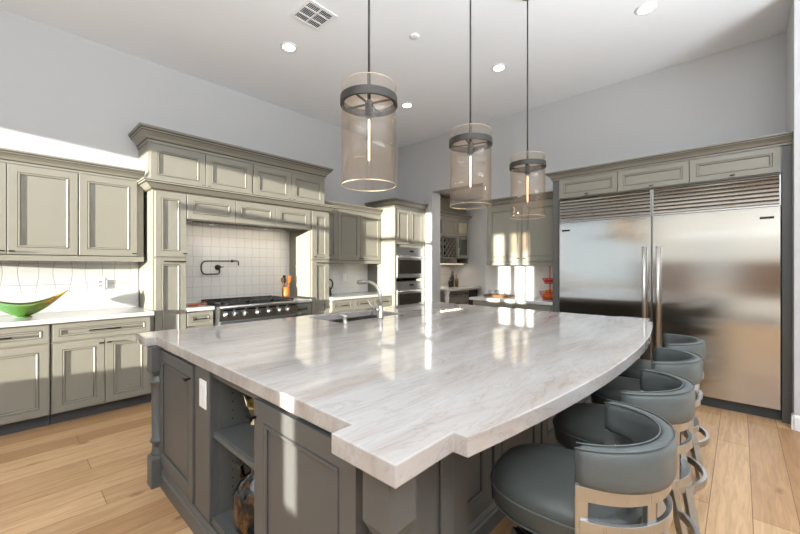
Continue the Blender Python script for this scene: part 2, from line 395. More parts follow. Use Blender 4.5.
def window(name, ya, yb, mull, trans, SILL=SILL):
    mb = MB()
    for y in (ya, yb - .05): mb.box(-3.12, -3.05, y, y + .05, SILL, HEAD)
    mb.box(-3.12, -3.05, ya, yb, SILL, SILL + .05).box(-3.12, -3.05, ya, yb, HEAD - .05, HEAD)
    for z in trans: mb.box(-3.11, -3.06, ya, ya + 1.27, z - .035, z + .035)  # bar cut short, its length set by the shadow band wanted
    for y in mull: mb.box(-3.11, -3.06, y - .025, y + .025, SILL, HEAD)
    f = struct(name, mb, M['bronze'])
    MB().box(-3.09, -3.084, ya + .05, yb - .05, SILL + .05, HEAD - .05).build('pane', M['clear'], f)
window('window_1', 1.98, 4.62, (), (2.23,))
window('window_2', -2.3, 1.90, (-.9,), (), .15)
# unseen translucent panels added over the second window; their gaps shape the sun strips
for k, (ya, yb, zb) in enumerate(((.76, 1.88, .15), (.45, .56, .15), (.275, .34, .15), (-.88, .20, .15), (-2.28, -.91, .15))):
    mb = MB().box(-2.995, -2.992, ya, yb, zb + .02, HEAD - .03)
    mb.tube([(-2.985, ya, HEAD - .02), (-2.985, yb, HEAD - .02)], .022)
    struct('sun_mask_%d' % (k + 1), mb, M['maskcloth'])
mb = MB().box(-2.997, -2.991, .56, .76, .17, 1.15).box(-2.997, -2.991, .34, .45, .17, 1.15).box(-2.997, -2.991, .20, .275, .17, .72).box(-2.997, -2.991, .20, .76, 2.25, HEAD - .03)
mb.box(-2.997, -2.991, .72, .76, 1.15, 2.25)
struct('sun_mask_6', mb, M['maskcloth'])
mb = MB()
for x in (-2.5, -.6, 1.35, 3.24): mb.box(x, x + .06, -3.72, -3.66, .12, 2.62)
mb.box(-2.5, 3.3, -3.72, -3.66, .12, .18).box(-2.5, 3.3, -3.72, -3.66, 2.56, 2.62)
wf = struct('window_3', mb, M['bronze'])
MB().box(-2.5, 3.3, -3.70, -3.694, .18, 2.56).build('pane', M['clear'], wf)
struct('ground', MB().box(-30, 30, -30, 30, -.2, -.08), M['paver'])
# pantry passage behind the opening
struct('wall_pantry_back', MB().box(7.12, 7.26, 2.0, YW, 0, CZ), M['wall'])
struct('wall_pantry_right', MB().box(XW + .24, 7.12, 2.0, 2.14, 0, CZ), M['wall'])
struct('ceiling_pantry', MB().box(XW + .24, 7.12, 2.14, YW, 2.86, 2.92), M['ceil'])
# tiled backsplashes
struct('trim_1', MB().box(-1.6, 1.026, YW - .008, YW, .916, 1.45), M['tileL'])
struct('trim_2', MB().box(1.336, 2.872, YW - .008, YW, .916, 1.99), M['tileR'])
struct('trim_3', MB().box(3.19, 4.42, YW - .008, YW, .916, 1.45), M['tileS'])
struct('trim_4', MB().box(XW - .008, XW, 1.70, 2.98, .916, 1.40), M['tileB'])

# ------------------------------------------------------------------ left wall: uppers
def upper_unit(x0, x1, doors, label, knobs, crown_path, ):
    Y = 4.53
    t = thing('wall_cabinet', ((x0 + x1) / 2, 4.7, 1.40), label, 'cabinet', 'upper cabinets left of the range')
    mb = MB().box(x0, x1, Y, YW - .002, 1.455, 2.24)
    mb.build('body', M['paint'], t)
    MB().box(x0, x1, Y - .016, YW - .002, 1.405, 1.452).build('light_rail', M['paint'], t)
    for a, b in doors:
        d = door(t, FL(0, Y), a, b, 1.456, 2.222, PG)
        for kx in knobs.get((a, b), ()): knob(d, FL(0, Y), kx, 1.485)
    MB().sweep(crownprof(.105, .075, 2.226), crown_path, lines=CL).build('crown_molding', PG, t)
    return t
upper_unit(-.86, .488, [(-.86, -.435), (-.435, .035), (.035, .488)], 'sage green wall cabinet above the green bowl, at left photo edge',
           {(.035, .488): (.065,), (-.435, .035): (.005,)}, [(-.86, 4.53), (.488, 4.53)])
upper_unit(.489, 1.0, [(.492, .945)], 'single door sage green wall cabinet touching the tall range surround', {(.492, .945): (.915,)}, [(.489, 4.53), (1.0, 4.53)])
# ------------------------------------------------------------------ left wall: bases
def base_unit(x0, x1, drawers, doors, label, Y=4.28, mats=PG, name='base_cabinet', group=None):
    t = thing(name, ((x0 + x1) / 2, Y + .3, 0), label, 'cabinet', group)
    MB().box(x0, x1, Y, YW - .002, .10, .874).build('body', mats[0], t)
    MB().box(x0, x1, Y + .06, Y + .10, 0, .0995).build('toe_kick', M['toe'], t)
    for a, b, hx in drawers:
        d = door(t, FL(0, Y), a, b, .712, .866, mats, 'drawer', fr=.042)
        if hx: pull(d, FL(0, Y), hx[0], hx[1], .79)
    for a, b, kx in doors:
        d = door(t, FL(0, Y), a, b, .108, .705, mats)
        if kx is not None: knob(d, FL(0, Y), kx, .665)
    return t
base_unit(-.66, .283, [(-.655, .278, (-.30, .06))], [(-.655, -.188, -.21), (-.188, .278, -.165)], 'sage base cabinet below the green bowl, cut by left photo edge')
base_unit(.290, 1.022, [(.295, 1.0, (.53, .76))], [(.295, .646, .616), (.646, 1.0, .676)], 'sage two-door base cabinet with one wide drawer beside tall range surround')
wt = MB().box(-.68, 1.024, 4.222, YW - .010, .876, .916)
o = wt.build('worktop', M['quartz'], None, .004, origin=(.2, 4.5, .876)); tag(o, 'white stone worktop carrying the green bowl on the left wall', 'worktop')
MB().box(-.68, 1.022, YW - .034, YW - .0095, .9165, 1.10).build('upstand', M['quartz'], o, .003)

# green boat bowl
def bowl():
    t = MB(); nu, nv = 40, 14; cx, cy, z0 = .135, 4.54, .918
    outer = []; inner = []
    for s, dst, ins in ((1, outer, 0), (0, inner, .007)):
        for a in range(nu + 1):
            u = -1 + 2 * a / nu; x = cx + u * .285
            hw = max(.004, .125 * (1 - abs(u) ** 2.2) ** .75 - ins)
            zt = z0 + .115 + .110 * abs(u) ** 2.0; zb = z0 + .0 + .215 * abs(u) ** 1.6
            zb = min(zb + ins, zt - .004)
            row = []
            for b in range(nv + 1):
                w = -1 + 2 * b / nv
                row.append((x, cy + w * hw, zb + (zt - zb) * abs(w) ** 1.9))
            dst.append(row)
    t.rings(outer, False, False); t.rings(inner, False, False)
    for a in range(nu):
        for e in (0, nv): t.add([outer[a][e], outer[a + 1][e], inner[a + 1][e], inner[a][e]], [(0, 1, 2, 3)], 0, True)
    o = t.build('boat_bowl', M['bowl'], None, origin=(cx, cy, z0 - .0015))
    MB().lathe([(.001, .9166), (.055, .9166), (.06, .921), (.045, .927), (.001, .928)], cx, cy, 24).build('foot', M['bowl'], o)
    return tag(o, 'long curved green glass bowl on the left worktop', 'bowl')
bowl()
# wall outlet beside range surround
t = thing('wall_outlet', (.715, 4.85, 1.17), 'white duplex outlet with grey switch on the left tiled backsplash', 'outlet')
MB().box(.66, .735, YW - .014, YW - .0085, 1.115, 1.235).build('plate', M['plastic'], t, .002)
mb = MB()
for z in (1.145, 1.185): mb.box(.682, .712, YW - .016, YW - .0142, z, z + .027)
mb.build('socket', M['greyplastic'], t)
MB().box(.745, .765, YW - .022, YW - .0085, 1.125, 1.215).build('switch', M['greyplastic'], t, .003)

# ------------------------------------------------------------------ range surround
YT = 4.33
def tower(x0, x1, label, nx, pull_x):
    t = thing('tall_cabinet', ((x0 + x1) / 2, 4.6, 0), label, 'cabinet', 'tall narrow cabinets beside the range')
    MB().box(x0, x1, YT, YW - .0105, .10, 2.13).build('body', M['paint'], t)
    MB().box(x0 + .005, x1 - .005, YT + .06, YT + .09, 0, .0995).build('toe_kick', M['toe'], t)
    d = door(t, FL(0, YT), x0 + .012, x1, 1.452, 2.118, PG); knob(d, FL(0, YT), nx, 1.49)
    d = door(t, FL(0, YT), x0 + .012, x1, .108, 1.440, PG); pull(d, FL(0, YT), pull_x[0], pull_x[1], 1.408)
    return t
tower(1.034, 1.336, 'tall narrow sage cabinet left of the range', 1.315, (1.12, 1.32))
tower(2.878, 3.184, 'tall narrow sage cabinet right of the range', 2.93, (2.95, 3.15))
# hood box between the towers
t = thing('hood_cabinet', (2.1, 4.6, 1.85), 'sage hood cabinet with three framed panels above the range', 'cabinet')
MB().box(1.337, 2.873, YT, YW - .0105, 1.90, 2.13).box(1.337, 2.873, YT, YT + .03, 1.856, 1.90).box(1.337, 1.40, YT + .03, YW - .0105, 1.872, 1.90).box(2.81, 2.873, YT + .03, YW - .0105, 1.872, 1.90).build('body', M['paint'], t)
for a, b in ((1.339, 1.853), (1.853, 2.36), (2.36, 2.871)): door(t, FL(0, YT), a, b, 1.86, 2.12, PG, 'panel', fr=.06)
hl = MB().box(1.45, 2.76, YT + .04, YW - .06, 1.875, 1.899)
hl.build('hood_liner', M['steel2'], t)
mb = MB()
for k in range(24): mb.box(1.50 + k * .05, 1.53 + k * .05, YT + .10, YT + .34, 1.867, 1.8745)
mb.build('grease_filter', M['black'], t)
for x in (1.75, 2.45):
    MB().lathe([(.001, 1.8655), (.03, 1.8655)], x, YT + .42, 18).build('lens_disc', M['addedlens'], t)  # faintly glowing lenses, added to go with the tile fill below
area('backsplash_fill', (2.1, YT + .30, 1.862), (.5, 0, 0), 1.25, .16, 3.2, (1, .93, .82), 140)  # fill light added under the hood to brighten the range tiles
# ledge moulding that carries the top row
LP = [(0, 2.132), (.018, 2.132), (.018, 2.142), (.030, 2.150), (.048, 2.168), (.070, 2.186), (.085, 2.192), (.085, 2.205), (.095, 2.209), (.095, 2.222), (0, 2.222)]
mb = MB().sweep([(o, z) for o, z in LP], [(1.034, YW - .012), (1.034, YT), (3.184, YT), (3.184, YW - .012)], lines=(1, 5, 7)).box(1.03, 3.18, YT, YW - .012, 2.132, 2.222)
o = mb.build('ledge_molding', PG, None, origin=(2.1, 4.6, 2.132)); tag(o, 'stepped sage ledge molding running over the hood and both tall cabinets', 'molding')
YU = 4.475
def topunit(x0, x1, xm, label, path):
    t = thing('top_cabinet', ((x0 + x1) / 2, 4.65, 2.224), label, 'cabinet', 'top row over the range')
    MB().box(x0, x1, YU, YW - .003, 2.224, 2.64).build('body', M['paint'], t)
    for a, b, kx in ((x0 + .008, xm, xm - .03), (xm, x1 - .008, xm + .03)):
        d = door(t, FL(0, YU), a, b, 2.24, 2.63, PG, fr=.065); knob(d, FL(0, YU), kx, 2.262, mat=M['bronze'])
    MB().sweep(crownprof(.15, .095, 2.638), path, lines=CL).box(x0, x1, YU, YW - .003, 2.6405, 2.78).build('crown_molding', PG, t)
topunit(1.03, 2.126, 1.577, 'left two-door cabinet of the top row over the range', [(1.03, YW - .004), (1.03, YU), (2.126, YU)])
topunit(2.127, 3.216, 2.662, 'right two-door cabinet of the top row over the range', [(2.127, YU), (3.216, YU), (3.216, YW - .004)])
# ------------------------------------------------------------------ range and its side bases
for x0, x1, lab, wl in ((1.337, 1.612, 'narrow base cabinet with one drawer left of the range', 'short white counter piece left of the range'),
                        (2.590, 2.873, 'narrow base cabinet with one drawer right of the range', 'short white counter piece right of the range')):
    t = base_unit(x0, x1, [(x0 + .004, x1 - .004, (x0 + .07, x1 - .07))], [(x0 + .004, x1 - .004, None)], lab, Y=4.33, group='narrow bases beside the range')
    o = MB().box(x0, x1, 4.285, YW - .010, .876, .916).build('worktop', M['quartz'], None, .003, origin=((x0 + x1) / 2, 4.58, .876)); tag(o, wl, 'worktop')
t = thing('range_cooker', (2.1, 4.5, 0), 'stainless gas range with black grates and a row of knobs', 'range')
RX0, RX1, RY = 1.622, 2.580, 4.17
MB().box(RX0, RX1, RY + .04, YW - .03, .10, .905).build('body', M['steel2'], t)
mb = MB(); mb.M = Matrix.Identity(4)
mb.add([(RX0, RY + .01, .755), (RX1, RY + .01, .755), (RX1, RY + .04, .755), (RX0, RY + .04, .755), (RX0, RY - .012, .895), (RX1, RY - .012, .895), (RX1, RY + .04, .895), (RX0, RY + .04, .895)],
       [(0, 3, 2, 1), (4, 5, 6, 7), (0, 1, 5, 4), (1, 2, 6, 5), (2, 3, 7, 6), (3, 0, 4, 7)])
mb.tube([(RX0, RY - .004, .905), (RX1, RY - .004, .905)], .017)
mb.build('control_panel', M['steel2'], t)
MB().box(RX0 + .01, RX1 - .01, RY + .012, RY + .038, .22, .745).build('oven_door', M['steel2'], t, .004)
mb = MB().tube([(RX0 + .06, RY - .035, .70), (RX1 - .06, RY - .035, .70)], .014)
for x in (RX0 + .1, RX1 - .1): mb.bar((x, RY + .012, .70), (x, RY - .035, .70), .015, .015)
mb.build('handle', M['steel2'], t)
MB().box(RX0 + .02, RX1 - .02, RY + .02, YW - .05, .9055, .917).build('cooktop', M['iron'], t)
for k in range(3):
    xa = RX0 + .03 + k * .302; xb = xa + .294; mb = MB()
    for y in (RY + .04, YW - .08): mb.box(xa, xb, y, y + .018, .935, .955)
    for x in (xa, xb - .016): mb.box(x, x + .016, RY + .04, YW - .062, .935, .955)
    for f in (.25, .5, .75): mb.box(xa + f * .28, xa + f * .28 + .012, RY + .05, YW - .07, .940, .956)
    for f in (.2, .4, .6, .8): mb.box(xa, xb, RY + .04 + f * .56, RY + .052 + f * .56, .940, .956)
    for x in (xa + .01, xb - .02):
        for y in (RY + .045, YW - .078): mb.box(x, x + .012, y, y + .012, .9172, .936)
    mb.build('grate', M['iron'], t)
    for y in (RY + .2, RY + .47):
        MB().lathe([(.05, .9172), (.05, .926), (.034, .930), (.034, .936), (.001, .937)], (xa + xb) / 2, y, 18).build('burner', M['black'], t)
for px_ in (1.66, 1.755, 1.87, 2.02, 2.16, 2.30, 2.41):
    x = px_ + .03
    MM = Matrix.Translation((x, RY - .002, .82)) @ Matrix.Rotation(PI / 2 - .1, 4, 'X')
    mb = MB(MM).lathe([(.034, 0), (.034, .010), (.026, .013), (.024, .040), (.020, .044), (.001, .045)], 0, 0, 18)
    k = mb.build('knob', M['steel2'], t)
    MB(MM).box(-.004, .004, -.022, .022, .0455, .050).build('pointer', M['black'], k)
mb = MB()
for k in range(7): mb.box(1.655 + k * .132, 1.755 + k * .132, RY - .0135, RY - .004, .862, .882)
mb.build('vent_slots', M['black'], t)
# spoon rest
t = MB().lathe([(.001, .9165), (.05, .9165), (.062, .932), (.058, .934), (.045, .921), (.001, .921)], 1.46, 4.50, 24).tube([(1.50, 4.50, .928), (1.56, 4.46, .936), (1.585, 4.44, .938)], [.012, .011, .008])
tag(t.build('spoon_rest', M['terracotta'], None, origin=(1.46, 4.5, .9165)), 'small terracotta spoon rest on the counter left of the range', 'spoon rest')
# utensil crock and utensils
cx, cy = 2.70, 4.66
mb = MB().lathe([(.001, .9165), (.05, .9165), (.053, .92), (.053, 1.075), (.048, 1.075), (.047, .93), (.001, .93)], cx, cy, 28)
tag(mb.build('utensil_crock', M['wood'], None, origin=(cx, cy, .9165)), 'orange brown wooden utensil crock right of the range', 'crock')
def utensil(dx, dy, lean, top, kind, label, mat):
    b = Vector((cx + dx * .3, cy + dy * .3, .935)); e = Vector((cx + dx + lean[0], cy + dy + lean[1], top))
    d = (e - b).normalized(); mb = MB().tube([b, b + (e - b) * .7], .006)
    c = b + (e - b) * .85
    if kind == 'spoon':
        MM = Matrix.Translation(c) @ d.to_track_quat('Z', 'Y').to_matrix().to_4x4()
        q = MB(MM); q.lathe([(.001, -.045), (.016, -.03), (.024, 0), (.018, .03), (.001, .042)], 0, 0, 14)
        q.v = [Vector((v.x, (v.y - c.y) * .4 + c.y, v.z)) for v in q.v]; mb.v += q.v
        n = len(mb.v) - len(q.v); mb.f += [[n + k for k in f] for f in q.f]; mb.i += q.i; mb.sm += q.sm
    else:
        mb.bar(b + (e - b) * .66, e, .044, .008, up=(0, 1, 0))
    tag(mb.build('spatula' if kind != 'spoon' else 'wooden_spoon', mat, None, origin=tuple(b)), label, 'utensil')
utensil(-.028, 0, (-.032, 0), 1.21, 'spoon', 'round wooden spoon leaning left in the crock', M['wood'])
utensil(-.004, .02, (-.01, .0), 1.235, 'flat', 'dark flat turner at the middle of the crock', M['liquor'])
utensil(.022, -.01, (.03, -.01), 1.23, 'flat', 'orange wooden spatula leaning right in the crock', M['wood'])
utensil(.03, .02, (.03, .01), 1.20, 'spoon', 'smaller wooden spoon behind the leaning orange spatula', M['wood'])
# pot filler
t = thing('pot_filler', (1.86, 4.86, 1.36), 'bronze folding pot filler tap on tiles above the range', 'tap')
MW = Matrix.Translation((1.86, YW - .009, 1.345)) @ Matrix.Rotation(PI / 2, 4, 'X')
MB(MW).lathe([(.001, 0), (.034, 0), (.034, .008), (.018, .014), (.015, .07), (.001, .07)], 0, 0, 20).build('wall_flange', M['bronze'], t)
ya = 4.795
pts = [(1.86, ya, 1.345), (1.86, ya, 1.285), (1.85, ya, 1.268), (1.835, ya, 1.262), (1.69, ya - .005, 1.262)]
pts += [(1.69 + .0 - .048 * math.sin(a), ya - .008, 1.342 - .08 * math.cos(a)) for a in [PI * k / 10 for k in range(1, 10)]]
pts += [(1.70, ya - .01, 1.422), (2.0, ya - .015, 1.426)]
MB().tube(pts, .0085, 10).build('arm', M['bronze'], t)
mb = MB().ball((2.01, ya - .015, 1.426), .018).tube([(2.0, ya - .015, 1.426), (2.075, ya - .015, 1.428), (2.09, ya - .015, 1.42), (2.092, ya - .015, 1.37)], .008).tube([(2.01, ya - .03, 1.426), (2.01, ya - .07, 1.43)], .005)
mb.build('spout', M['bronze'], t)
mb = MB().ball((1.86, ya, 1.35), .02).tube([(1.86, ya - .01, 1.35), (1.885, ya - .06, 1.35)], .005); mb.build('valve', M['bronze'], t)

# ------------------------------------------------------------------ cabinets right of the range
Y2 = 4.54
t = thing('wall_cabinet', (3.8, 4.7, 1.40), 'sage wall cabinet between the range surround and oven tower', 'cabinet')
MB().box(3.186, 4.418, Y2, YW - .0105, 1.455, 2.24).build('body', M['paint'], t)
MB().box(3.186, 4.418, Y2 - .016, YW - .0105, 1.405, 1.452).build('light_rail', M['paint'], t)
d = door(t, FL(0, Y2), 3.20, 3.50, 1.456, 2.222, PG)
d = door(t, FL(0, Y2), 3.50, 3.96, 1.456, 2.222, PG); knob(d, FL(0, Y2), 3.93, 1.49)
d = door(t, FL(0, Y2), 3.96, 4.415, 1.456, 2.222, PG); knob(d, FL(0, Y2), 3.99, 1.49)
MB().sweep(crownprof(.105, .075, 2.226), [(3.22, Y2), (4.418, Y2)], lines=CL).build('crown_molding', PG, t)
base_unit(3.186, 4.420, [(3.19, 3.59, (3.33, 3.46)), (3.59, 4.0, (3.7, 3.87)), (4.0, 4.416, (4.12, 4.30))], [(3.19, 3.8, 3.77), (3.8, 4.416, 3.83)], 'sage base cabinet between the range surround and oven tower')
o = MB().box(3.184, 4.422, 4.222, YW - .010, .876, .916).build('worktop', M['quartz'], None, .003, origin=(3.8, 4.5, .876)); tag(o, 'white stone worktop between the range surround and oven tower', 'worktop')
t = thing('wall_outlet', (3.9, 4.86, 1.17), 'small white outlet on the backsplash behind the kitchen tap', 'outlet')
MB().box(3.86, 3.94, YW - .014, YW - .0085, 1.12, 1.24).build('plate', M['plastic'], t, .002)
MB().box(3.885, 3.915, YW - .016, YW - .0142, 1.145, 1.215).build('socket', M['white'], t)
# kettle peeking out behind the tall cabinet
t = thing('kettle', (3.50, 4.55, .917), 'dark kettle half hidden beside the tall cabinet right of range', 'kettle')
MB().lathe([(.001, .9165), (.075, .9165), (.08, .93), (.07, 1.0), (.05, 1.05), (.02, 1.062), (.001, 1.064)], 3.36, 4.62, 24).build('body', M['black'], t)
MB().tube([(3.42, 4.62, 1.03)] + [(3.42 + .055 * math.sin(a), 4.62, 1.065 - .075 * math.cos(a) + .02) for a in [PI * k / 8 for k in range(9)]] + [(3.39, 4.62, 1.15)], .011).build('handle', M['black'], t)

# oven tower
YO = 4.205
t = thing('oven_cabinet', (4.83, 4.5, 0), 'tall pale sage cabinet holding two built-in ovens', 'cabinet')
MB().box(4.426, 4.46, YO, YW - .003, .10, 2.37).box(5.20, XW - .002, YO, YW - .003, .10, 2.37).box(4.46, 5.20, YO + .03, YW - .003, 1.69, 2.37).box(4.46, 5.20, YO + .5, YW - .003, .10, 1.69).box(4.46, 5.20, YO, YO + .5, .10, .52).box(4.46, 5.20, YO, YO + .03, 2.33, 2.37).build('body', M['paint'], t)
MB().box(4.43, XW - .002, YO + .06, YO + .09, 0, .0995).build('toe_kick', M['toe'], t)
for a, b, kx in ((4.463, 4.83, 4.80), (4.83, 5.198, 4.86)):
    d = door(t, FL(0, YO + .03), a, b, 1.73, 2.33, PG, fr=.055); knob(d, FL(0, YO + .03), kx, 1.765)
door(t, FL(0, YO), 4.463, 5.198, .12, .51, PG, 'drawer', fr=.06)
MB().sweep(crownprof(.12, .075, 2.36), [(4.426, YW - .004), (4.426, YO), (XW - .004, YO)], lines=CL).box(4.426, XW - .004, YO, YW - .004, 2.3705, 2.475).build('crown_molding', PG, t)
def oven(z0, z1, pan, label):
    t = thing('wall_oven', (4.83, 4.4, z0), label, 'oven', 'built-in ovens')
    MB().box(4.464, 5.196, YO + .012, YO + .46, z0, z1).build('body', M['steel2'], t)
    MB().box(4.468, 5.192, YO - .008, YO + .0115, z1 - pan, z1 - .004).build('control_panel', M['steel2'], t)
    MB().box(4.79, 4.90, YO - .0095, YO - .0083, z1 - pan * .62, z1 - pan * .38).build('display', M['ovenglass'], t)
    d = MB().box(4.468, 5.192, YO - .016, YO + .0115, z0 + .004, z1 - pan - .006).build('door', M['steel2'], t, .003)
    MB().box(4.52, 5.10, YO - .0185, YO - .0163, z0 + .07, z1 - pan - .085).build('window', M['ovenglass'], d)
    mb = MB().tube([(4.48, YO - .055, z1 - pan - .04), (5.18, YO - .055, z1 - pan - .04)], .013)
    for x in (4.51, 5.15): mb.bar((x, YO - .016, z1 - pan - .04), (x, YO - .055, z1 - pan - .04), .016, .016)
    mb.build('handle', M['steel2'], d)
oven(1.165, 1.685, .13, 'upper stainless built-in oven with dark window')
oven(.53, 1.10, .12, 'lower stainless built-in oven, partly behind the island top')

# ------------------------------------------------------------------ pantry bar seen through the opening
YP = 4.45
t = thing('bar_cabinet', (6.3, 4.7, 1.39), 'wall cabinet with wine lattice and glass doors in the passage', 'cabinet')
mb = MB().box(5.52, 7.06, YP + .30, YW - .003, 1.42, 2.38)
for x in (5.52, 6.12, 6.585, 7.04): mb.box(x, x + .02, YP, YP + .30, 1.42, 2.38)
for z in (1.53, 1.96, 2.36): mb.box(5.54, 7.04, YP, YP + .30, z, z + .02)
mb.box(6.605, 7.04, YP, YP + .30, 1.42, 1.436)
mb.build('body', M['paint'], t)
MB().box(5.48, 7.06, YP + .06, YW - .003, 2.485, 2.80).build('valance', M['brownwall'], t)
MB().sweep(crownprof(.11, .07, 2.372), [(5.50, YP), (7.06, YP), (7.06, YW - .004)], lines=CL).build('crown_molding', PG, t)
mb = MB(); zz0, zz1, xx0, xx1 = 1.55, 1.96, 5.54, 6.585
n = 7; w = (zz1 - zz0) / 3.2
x = xx0 - .5
while x < xx1 + .1:
    for s in (1, -1):
        a0 = x if s > 0 else x + (zz1 - zz0)
        p0, p1 = (a0, zz0), (a0 + s * (zz1 - zz0), zz1)
        lo, hi = (p0, p1) if p0[0] < p1[0] else (p1, p0)
        f0 = max(0, (xx0 - lo[0]) / (hi[0] - lo[0])); f1 = min(1, (xx1 - lo[0]) / (hi[0] - lo[0]))
        if f1 > f0 + .02:
            q = lambda f: (lo[0] + (hi[0] - lo[0]) * f, YP + .02 + .012 * (s > 0), lo[1] + (hi[1] - lo[1]) * f)
            mb.bar(q(f0), q(f1), .010, .016, up=(0, 1, 0))
    x += w
mb.build('wine_lattice', M['paint'], t)
MB().box(5.545, 6.58, YP + .285, YP + .298, 1.55, 1.96).build('lattice_backing', M['ovenglass'], t)
for a, b, z0, z1 in ((5.6, 6.12, 1.98, 2.36), (6.14, 6.585, 1.98, 2.36), (6.605, 7.04, 1.55, 2.36)):
    mb = MB(); f = .05
    mb.box(a, b, YP - .02, YP - .001, z0, z0 + f).box(a, b, YP - .02, YP - .001, z1 - f, z1).box(a, a + f, YP - .02, YP - .001, z0 + f, z1 - f).box(b - f, b, YP - .02, YP - .001, z0 + f, z1 - f)
    if z0 < 1.6: mb.box(a + f, b - f, YP - .018, YP - .004, 2.02, 2.04)
    d = mb.build('door', M['paint'], t); MB().box(a + f, b - f, YP - .012, YP - .009, z0 + f, z1 - f).build('glass', M['clear'], d)
MB().box(5.7, 7.0, YP + .08, YP + .11, 1.408, 1.4195).build('light_strip', M['led'], t)
for x in (6.3, 6.82):
    l = area('cabinet_light', (x, YP + .16, 2.345), (0, 0, 0), .2, .1, 1.2, (1, .82, .6))
area('under_cabinet_light', (6.3, YP + .10, 1.40), (0, 0, 0), 1.2, .04, 3.0, (1, .84, .64))
mb = MB()
for k in range(5): mb.box(5.62 + k * .2, 5.72 + k * .2, YP + .02, YP + .28, 1.495, 1.505)
mb.build('stemware_rail', M['paint'], t)
gl = None
for k in range(4):
    x = 6.16 + k * .11
    if gl is None:
        gl = MB().lathe([(.001, 1.490), (.03, 1.488), (.004, 1.482), (.004, 1.452), (.025, 1.44), (.03, 1.415), (.024, 1.385)], x, YP + .14, 16).build('wine_glass', M['clear'], None, origin=(x, YP + .14, 1.49)); o = gl
    else:
        o = gl.copy(); COL.objects.link(o); o.location.x = x
    tag(o, 'stem glass hanging upside down under the wine lattice', 'glass', 'stem glasses under the wine lattice')
for x, z, h in ((6.72, 1.572, .16), (6.86, 1.572, .2), (6.8, 2.042, .15)):
    mb = MB().lathe([(.001, z), (.035, z), (.04, z + h * .5), (.045, z + h), (.04, z + h), (.036, z + .01), (.001, z + .01)], x, YP + .15, 16)
    tag(mb.build('glass_vase', M['plastic'], None, origin=(x, YP + .15, z)), {6.72: 'short pale vessel low behind the narrow glass door', 6.86: 'taller pale vessel low behind the narrow glass door', 6.8: 'pale vessel on the upper shelf behind narrow glass door'}[x], 'vessel')
t = thing('bar_base_cabinet', (6.4, 4.5, 0), 'base cabinet with light corner post under the passage bar top', 'cabinet')
MB().box(5.90, 7.10, 4.24, YW - .003, .1, .873).build('body', M['paint'], t)
MB().box(5.95, 7.10, 4.30, 4.33, 0, .0995).build('toe_kick', M['toe'], t)
for a, b in ((5.96, 6.5), (6.5, 6.72)):
    for z0, z1 in ((.70, .866), (.11, .69)):
        d = door(t, FL(0, 4.24), a, b, z0, z1, PG, 'drawer' if z0 > .5 else 'door'); pull(d, FL(0, 4.24), (a + b) / 2 - .07, (a + b) / 2 + .07, z1 - .07)
MB().lathe([(.045, .1), (.045, .25), (.035, .27), (.03, .5), (.04, .7), (.05, .76), (.036, .79), (.05, .83), (.055, .872)], 5.90, 4.20, 20, True).build('corner_post', M['white'], t)
MB().box(6.74, 7.09, 4.232, 4.239, .50, .86).build('appliance_niche', M['ovenglass'], t)
MB().box(6.74, 7.09, 4.222, 4.2315, .66, .70).build('niche_shelf', M['white'], t)
o = MB().box(5.82, 7.115, 4.15, YW - .010, .876, .916).build('worktop', M['quartz'], None, .003, origin=(6.4, 4.5, .876)); tag(o, 'white bar top in the passage below the wine lattice', 'worktop')
struct('trim_5', MB().box(5.5, 7.118, YW - .008, YW, .916, 1.42), M['tileL'])
def bottle(x, y, h, r, label, mat):
    z = .9165
    mb = MB().lathe([(.001, z), (r, z), (r, z + h * .55), (r * .8, z + h * .66), (r * .32, z + h * .74), (r * .32, z + h), (.001, z + h)], x, y, 18)
    tag(mb.build('bottle', mat, None, origin=(x, y, z)), label, 'bottle')
bottle(6.52, 4.56, .22, .035, 'leftmost short bottle on the passage bar top', M['liquor'])
bottle(6.66, 4.60, .36, .04, 'tall dark bottle on the passage bar top', M['liquor'])
bottle(6.80, 4.58, .26, .04, 'rightmost brown bottle on the passage bar top', M['darkwood'])

area('passage_fill', (6.3, 3.2, 2.84), (0, 0, 0), .5, .5, 15, (1, .96, .9))  # unseen fill light added to brighten the passage
# ------------------------------------------------------------------ back wall cabinets
XU = 4.92
t = thing('wall_cabinet', (5.08, 2.2, 1.37), 'wide two-door sage wall cabinet left of the refrigerators', 'cabinet')
YR, YL = 1.70, 2.77
Mu = FB(XU, 0)
MB().box(XU, XW - .003, YR, YL, 1.42, 2.24).build('body', M['paint'], t)
MB().box(XU - .016, XW - .0105, YR, YL, 1.375, 1.418).build('light_rail', M['paint'], t)
for a, b, kx in ((-YL + .01, -2.225, -2.265), (-2.215, -YR - .02, -2.175)):
    d = door(t, Mu, a, b, 1.425, 2.226, PG); knob(d, Mu, kx, 1.47)
MB().sweep(crownprof(.105, .07, 2.232), [(XW - .004, YL), (XU, YL), (XU, YR)], lines=CL).build('crown_molding', PG, t)
t = thing('base_cabinet', (4.9, 2.2, 0), 'sage base cabinet with two drawers left of the refrigerators', 'cabinet')
MB().box(4.64, XW - .003, 1.70, 2.84, .10, .874).build('body', M['paint'], t)
MB().box(4.70, 4.73, 1.70, 2.84, 0, .0995).build('toe_kick', M['toe'], t)
Mb = FB(4.64, 0)
for a, b in ((-2.835, -2.27), (-2.27, -1.72)):
    door(t, Mb, a, b, .712, .866, PG, 'drawer', fr=.042)
    d = door(t, Mb, a, b, .108, .705, PG); knob(d, Mb, b - .04 if a < -2.5 else a + .04, .665)
o = MB().box(4.60, XW - .010, 1.695, 2.87, .876, .916).build('worktop', M['quartz'], None, .003, origin=(4.9, 2.3, .876)); tag(o, 'white stone worktop left of the refrigerators', 'worktop')
